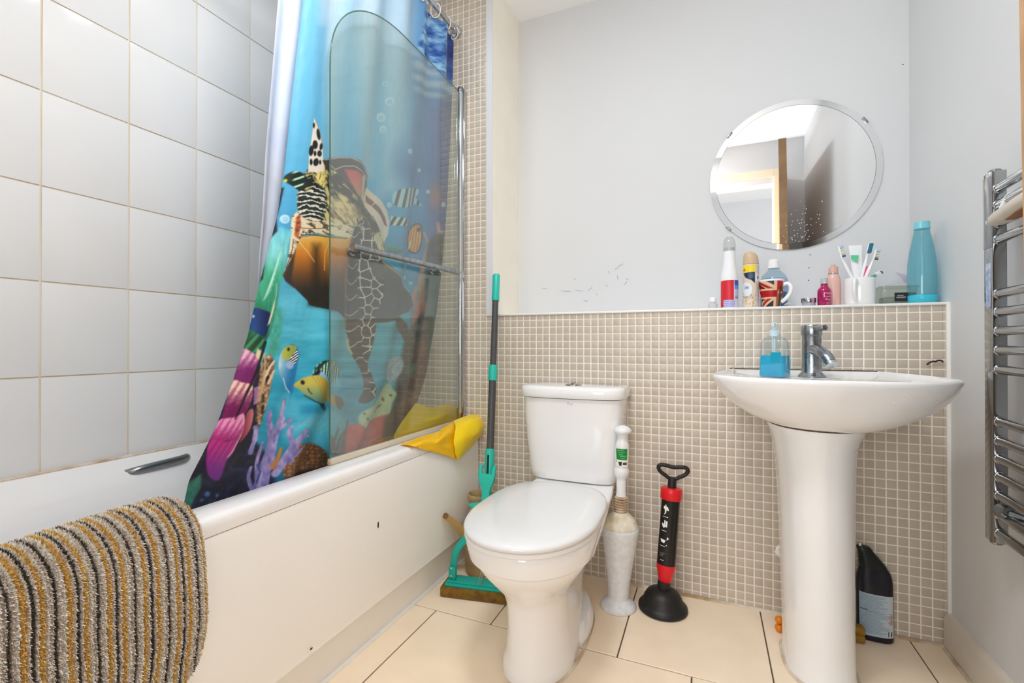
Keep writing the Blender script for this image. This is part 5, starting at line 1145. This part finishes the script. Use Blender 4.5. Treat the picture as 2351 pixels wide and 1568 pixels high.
for bdy, sz_, dz in (('Make', .010, .040), ('Hydro', .0085, .0295), ('Boy', .0105, .020), ('serum', .005, .010), ('wash', .005, .005)):
    text('lettering', bdy, sz_, pk_ink, pb2_, wrap(X_, Y_, .0199, .36, LZ+dz, .02))
t = thing('peach_bottle', 'slim peach-pink pump bottle standing left of the white toothbrush mug', 'bottle', (.3890, 1.862, LZ)); X_, Y_ = .3890, 1.862
turned('bottle', [(.019, 0), (.0215, .002), (.0215, .075), (.020, .092), (.0165, .104), (.0145, .108)], X_, Y_, mat('peach_gloss', (226, 182, 172), .25), t)
turned('band', [(.0150, .1083), (.0152, .1085), (.0152, .1115), (.0150, .112)], X_, Y_, M_chrome, t)
turned('pump', [(.0140, .1122), (.0138, .130), (.0120, .1335), (.0062, .134), (.0062, .140), (.005, .1415)], X_, Y_, mat('peach_matt', (216, 170, 158), .45), t)
# toothbrush mug
t = thing('toothbrush_mug', 'plain white mug holding toothbrushes and a toothpaste tube on the ledge', 'mug', (.4555, 1.838, LZ)); X_, Y_ = .4555, 1.838
turned('mug_body', [(.036, 0), (.0405, .003), (.0420, .012), (.0425, .085), (.0420, .0875), (.0400, .0870), (.0395, .08), (.0385, .01), (.001, .007)], X_, Y_, mat('mug_white', (240, 240, 240)), t, cap1=False)
hd = Vector((-.42, -.9, 0)).normalized()
build('mug_handle', tube([tuple(Vector((X_, Y_, LZ))+hd*a+Vector((0, 0, b))) for a, b in cat([(.040, .076), (.056, .078), (.066, .066), (.066, .040), (.057, .020), (.040, .014)], 6)], .0055, 12, flat=1.3), MATS['mug_white'], t, 60)
mugb = Vector((X_, Y_, LZ+.0115))
def brush(label, foot, neck, head, handle_col, bris, name='toothbrush', side=(1, -.2, 0), hw=.0052):
    b = thing(name, label, 'toothbrush', tuple(foot), 'toothbrushes in the white mug')
    foot, neck, head = Vector(foot), Vector(neck), Vector(head)
    c1 = mat('brush_'+handle_col[0], handle_col[1], .25)
    mid = foot.lerp(neck, .55)
    build('handle', tube(cat([foot, mid, foot.lerp(neck, .85), neck], 5), [.0042, .0048, .0052, .0055, .0056]+[.0054]*5+[.0042, .0036, .0032, .003, .0028, .0028], 12), c1, b, 60)
    d = (head-neck).normalized(); sd = Vector(side); sd = (sd-d*sd.dot(d)).normalized(); w_ = d.cross(sd)
    def plate(a0, a1, h0, h1, wd): 
        V, F_ = box(h0, -wd, a0, h1, wd, a1, .0008, 1); return [neck+d*q[2]+sd*q[0]+w_*q[1] for q in V], F_
    Lh = (head-neck).length
    head_ = build('head', plate(-.002, Lh, -.0022, .0022, hw), MATS['brush_white'] if 'brush_white' in MATS else mat('brush_white', (240, 241, 243), .25), b, 40)
    for k, (f0, f1, cname, ccol) in enumerate(bris): build('bristles', plate(Lh*f0, Lh*f1, .0022, .0125, hw*.85), mat('bristle_'+cname, ccol, .8), head_, 0)
mat('brush_white', (240, 241, 243), .25)
WB = ('white', (240, 241, 243)); bl4 = [(.02, .16, 'navy', (60, 86, 130)), (.22, .34, 'straw', (206, 204, 150)), (.38, .50, 'pale', (226, 228, 222)), (.54, .66, 'straw', (206, 204, 150)), (.78, .98, 'sky', (150, 196, 230))]
brush('white toothbrush leaning left in the white mug, with straw and sky-blue bristles', mugb+Vector((.012, 0, 0)), at(1932, 592, Y=1.845), at(1925, 566, Y=1.845), WB, bl4, side=(1, -.15, .1))
brush('toothbrush with dark teal bristles and pink grip in the white mug', mugb+Vector((-.006, .006, 0)), at(1992, 582, Y=1.852), at(1998, 559, Y=1.852), WB, [(.02, .98, 'teal', (40, 110, 140))], side=(.3, -1, 0), hw=.0048)
brush('white toothbrush leaning right in the white mug, with straw and sky-blue bristles', mugb+Vector((-.014, -.012, 0)), at(2005, 596, Y=1.832), at(2011, 573, Y=1.832), WB, bl4, side=(1, -.1, -.1))
brush('toothbrush tipped low to the right over the rim of the white mug, with purple-edged bristles', mugb+Vector((-.022, .014, .004)), at(2003, 634, Y=1.852), at(2022, 624, Y=1.856), ('green', (150, 206, 190)), [(.02, .2, 'mint', (120, 190, 170)), (.25, .8, 'pale', (226, 228, 222)), (.85, .98, 'purple', (110, 100, 150))], side=(.2, -1, -.25))
build('grip', tube([tuple(at(1983, 650, Y=1.8495)), tuple(at(1986, 630, Y=1.8485)), tuple(at(1990, 612, Y=1.8485))], [.0075, .0072, .005], 12), mat('hot_pink', (232, 60, 120), .35), bpy.data.objects['toothbrush.001'], 60, label='hot pink rubber grip')
tpb = thing('toothpaste_tube', 'white toothpaste tube with a green triangle standing cap-down in the white mug', 'toothpaste', tuple(mugb))
def flatring(c, h, t_): return [Vector((c.x+h*math.copysign(abs(math.cos(q))**.8, math.cos(q)), c.y+t_*math.sin(q), c.z)) for q in np.linspace(0, 2*PI, 33)[:-1]]
tb_ = [(.0, .010, .010), (.02, .012, .012), (.045, .0135, .011), (.085, .0165, .006), (.108, .0185, .0022), (.118, .0190, .0012)]
foot = mugb+Vector((.002, .014, .012)); tipv = Vector(at(1964, 563, Y=1.856))
build('tube', loft([flatring(foot.lerp(tipv, a/.118), h, w_) for a, h, w_ in tb_]), mat('tube_white', (236, 238, 240), .3), tpb, 40)
build('tube_cap', lathe([(.008, -.011), (.009, -.010), (.0095, 0)], foot, tipv-foot, 20), M_white, tpb, 40)
q0, q1, q2, q3 = at(1953.5, 586, Y=1.8425), at(1972, 586, Y=1.8425), at(1969, 602, Y=1.841), at(1954, 595, Y=1.841)
build('green_mark', ([q0, q1, q2, q3, *[Vector(q)+Vector((0, .0012, 0)) for q in (q0, q1, q2, q3)]], [(0, 1, 2, 3), (4, 5, 6, 7), (0, 1, 5, 4), (1, 2, 6, 5), (2, 3, 7, 6), (3, 0, 4, 7)]), mat('mint_green', (96, 200, 150), .4), tpb, 0, label='green printed triangle')
# clear tub with black label, folded film, blue bottle
t = thing('clear_tub', 'clear plastic tub with a black label between white mug and blue bottle', 'tub', (.556, 1.865, LZ))
tubv = loft([rrect(.516, .604, 1.838, 1.902, .010, LZ, 6), rrect(.514, .606, 1.836, 1.904, .012, LZ+.004, 6), rrect(.512, .608, 1.834, 1.906, .012, LZ+.050, 6), rrect(.509, .611, 1.831, 1.909, .013, LZ+.052, 6), rrect(.509, .611, 1.831, 1.909, .013, LZ+.0585, 6), rrect(.514, .606, 1.836, 1.904, .012, LZ+.060, 6)])
tubb_ = build('tub_body', tubv, thin('cloudy_plastic', (222, 226, 214), .16), t, 40)
build('tub_contents', box(.522, 1.846, LZ+.003, .600, 1.898, LZ+.026, .006), mat('sage_contents', (128, 134, 104), .6, noise=.2, nscale=40), t, 40)
tl_ = build('tub_label', box(.5465, 1.8325, LZ+.010, .600, 1.8338, LZ+.037), mat('black_label', (28, 32, 38), .4), tubb_, 0, label='black label with small pale lettering')
text('label_lettering', 'twister', .0085, mat('pale_ink', (220, 222, 222), .5), tubb_, lambda x, y: Vector((.563+x, 1.8320, LZ+.0225+y)))
text('label_lettering', 'summer', .0050, MATS['pale_ink'], tubb_, lambda x, y: Vector((.561+x, 1.8320, LZ+.0285+y)))
t = thing('plastic_wrapper', 'sheer plastic wrapper with a lilac fold resting against the wall on the clear tub', 'wrapper', (.555, 1.88, LZ+.061))
G = patch([[at(2020, 652, Y=1.868), at(2040, 640, Y=1.878), at(2058, 628, Y=1.886), at(2075, 628, Y=1.892)], [at(2012, 668, Y=1.862), at(2040, 652, Y=1.868), at(2066, 640, Y=1.876), at(2083, 634, Y=1.885)], [at(2016, 656, Y=1.876), at(2050, 654, Y=1.872), at(2074, 652, Y=1.874), at(2082, 652, Y=1.880)]], 6, .002, 8)
build('wrapper_film', G, thin('sheer_film', (240, 240, 244), .25, .2), t, 30)
G = patch([[at(2053, 624, Y=1.880), at(2066, 627, Y=1.882), at(2080, 631, Y=1.884)], [at(2064, 632, Y=1.878), at(2073, 636, Y=1.879), at(2082, 638, Y=1.880)], [at(2076, 648, Y=1.876), at(2079, 649, Y=1.877), at(2082, 650, Y=1.878)]], 5, .001, 2)
build('lilac_fold', G, mat('lilac_film', (206, 188, 206), .35), t, 30, label='lilac folded corner')
t = thing('blue_water_bottle', 'translucent aqua water bottle at the right end of the ledge', 'bottle', (.6160, 1.835, LZ)); X_, Y_ = .6160, 1.835
wbp = [(.0330, .026), (.0368, .028), (.0368, .085), (.0355, .125), (.0300, .170), (.0235, .205), (.0195, .226), (.0190, .232)]
M_aq = thin('aqua_clear', (180, 228, 236), .17, .06, (176, 226, 236)); M_aq2 = mat('aqua_solid', (64, 190, 212), .3)
turned('bottle', wbp, X_, Y_, M_aq, t, cap1=False, cap0=False)
turned('base_cup', [(.031, 0), (.0345, .002), (.0372, .012), (.0374, .024), (.0366, .0262), (.034, .0268)], X_, Y_, M_aq2, t)
turned('cap', [(.0205, .2325), (.0208, .234), (.0200, .236), (.0200, .252), (.019, .255), (.001, .2555)], X_, Y_, mat('aqua_cap', (120, 200, 214), .3), t)

# ------------------------------------------------------------------ chrome towel radiator
ra_ = thing('towel_radiator', 'chrome ladder towel radiator on the right wall', 'radiator', (.615, 1.2, .43))
M_rad = mat('radiator_chrome', (176, 178, 180), .13, metal=1.)
zt, zb = 1.295, .445
def upright(y0, y1): return box(.598, y0, zb, .6245, y1, zt, .0025)
ups_ = [build('upright', upright(a, a+.036), M_rad, ra_, 30) for a in (1.403, .985)]
for a, u_ in zip((1.421, 1.003), ups_):
    for z, s in ((zt, 1), (zb, -1)): build('end_cap', lathe([(.0115, 0), (.0115, .004), (.009, .006), (.001, .0062)], (.611, a, z), (0, 0, s), 24), M_chromed, u_, 40)
for yp in (432, 470, 512, 550, 674, 716, 760, 804, 849, 968, 1012, 1053, 1095, 1138, 1181, 1225):
    z = float(at(2290, yp, Y=1.403)[2])
    pth = [(.611, 1.405, z), (.609, 1.380, z), (.604, 1.30, z), (.603, 1.21, z), (.604, 1.12, z), (.609, 1.045, z), (.611, 1.019, z)]
    rung_ = build('rung', tube(cat(pth, 3), .0105, 18), M_rad, ra_, 60)
    build('rung_collar', lathe([(.0125, 0), (.0125, .002), (.0108, .003)], (.611, 1.4032, z), (0, -1, 0), 20), M_rad, rung_, 60)
for z in (.52, 1.22): build('wall_bracket', lathe([(.011, 0), (.011, .037)], (.624, 1.421, z), (1, 0, 0), 20), M_rad, ra_, 40)
vz = float(at(2292, 1172, Y=1.38)[2])
build('valve', merge(lathe([(.0145, 0), (.0165, .002), (.0165, .022), (.012, .024)], (.600, 1.385, vz), (.35, -.93, -.05), 8), lathe([(.010, .02), (.010, .05)], (.600, 1.385, vz), (.6, -.8, -.08), 18)), M_chromed, ra_, 30, label='chrome lockshield valve')
build('valve_pipe', tube([(.632, 1.34, vz-.003), (.640, 1.29, vz-.008), (.655, 1.24, vz-.014)], .0075, 14), mat('pipe_cream', (216, 208, 196), .4), ra_, 60)
build('maker_sticker', box(.5972, 1.410, .985, .5982, 1.428, 1.085), mat('blue_sticker', (96, 130, 190), .4, col2=(206, 214, 226), nscale=70), ups_[0], 0, label='blue and silver sticker on the upright')
build('peeling_film', box(.5965, 1.4035, 1.12, .5980, 1.4385, 1.285, .0006), thin('peeling_film', (240, 240, 242), .2, .1), ra_, 30, label='clear protective film left on the upright')
# wooden bar hooked over the rail
wd = thing('wooden_bar', 'rounded pale grey wooden bar with brown underside hooked on the top of the radiator', 'wooden bar', (.568, 1.2, 1.16))
e0_, e1_ = Vector((.578, 1.350, 1.166)), Vector((.549, 1.02, 1.180))
Rw = []
for a, h, t_ in [(0, .004, .004), (.02, .012, .009), (.06, .017, .012), (.14, .020, .0135), (.4, .023, .0145), (1, .024, .015)]:
    c = e0_.lerp(e1_, a)
    Rw.append([Vector((c.x+h*math.copysign(abs(math.cos(q))**.7, math.cos(q)), c.y, c.z+t_*math.copysign(abs(math.sin(q))**.8, math.sin(q)))) for q in np.linspace(0, 2*PI, 33)[:-1]])
build('bar', loft(Rw), mat('greyed_wood', (206, 198, 184), .45, noise=.06, nscale=30), wd, 60)
build('underside', loft([[Vector((c.x+h*k_[0], c.y, c.z-t_-.0006+k_[1])) for k_ in ((-.7, .002), (.9, .002), (.9, -.001), (-.7, -.001))] for c, h, t_ in [(e0_.lerp(e1_, a), h, t_) for a, h, t_ in [(.22, .010, .0135), (.4, .018, .0140), (1, .020, .0148)]]]), mat('brown_wood', (150, 92, 44), .5, noise=.1, nscale=40), wd, 20, label='brown underside of the bar')
build('hook', tube(cat([(.590, 1.365, 1.168), (.596, 1.362, 1.195), (.604, 1.355, 1.222), (.618, 1.352, 1.224), (.622, 1.350, 1.20)], 5), .005, 12), mat('white_hook', (232, 232, 230), .3), wd, 60)

# ------------------------------------------------------------------ ceiling lamp (the room's light, out of frame)
cl_ = thing('ceiling_lamp', 'round white flush ceiling lamp in front of the basin', 'ceiling lamp', (-.32, .62, ZC))
build('lamp_base', lathe([(.16, -.001), (.16, -.022), (.15, -.026)], (-.32, .62, ZC), n=40), M_white, cl_, 40)
cl2_ = thing('bath_fill_disc', 'small white ceiling disc added for the unseen fill light over the bath', 'ceiling lamp', (-1.02, 1.02, ZC))  # disc added to go with the bath fill light, unseen
build('fill_ring', lathe([(.10, -.001), (.10, -.012), (.09, -.018)], (-1.02, 1.02, ZC), n=40), M_white, cl2_, 40)
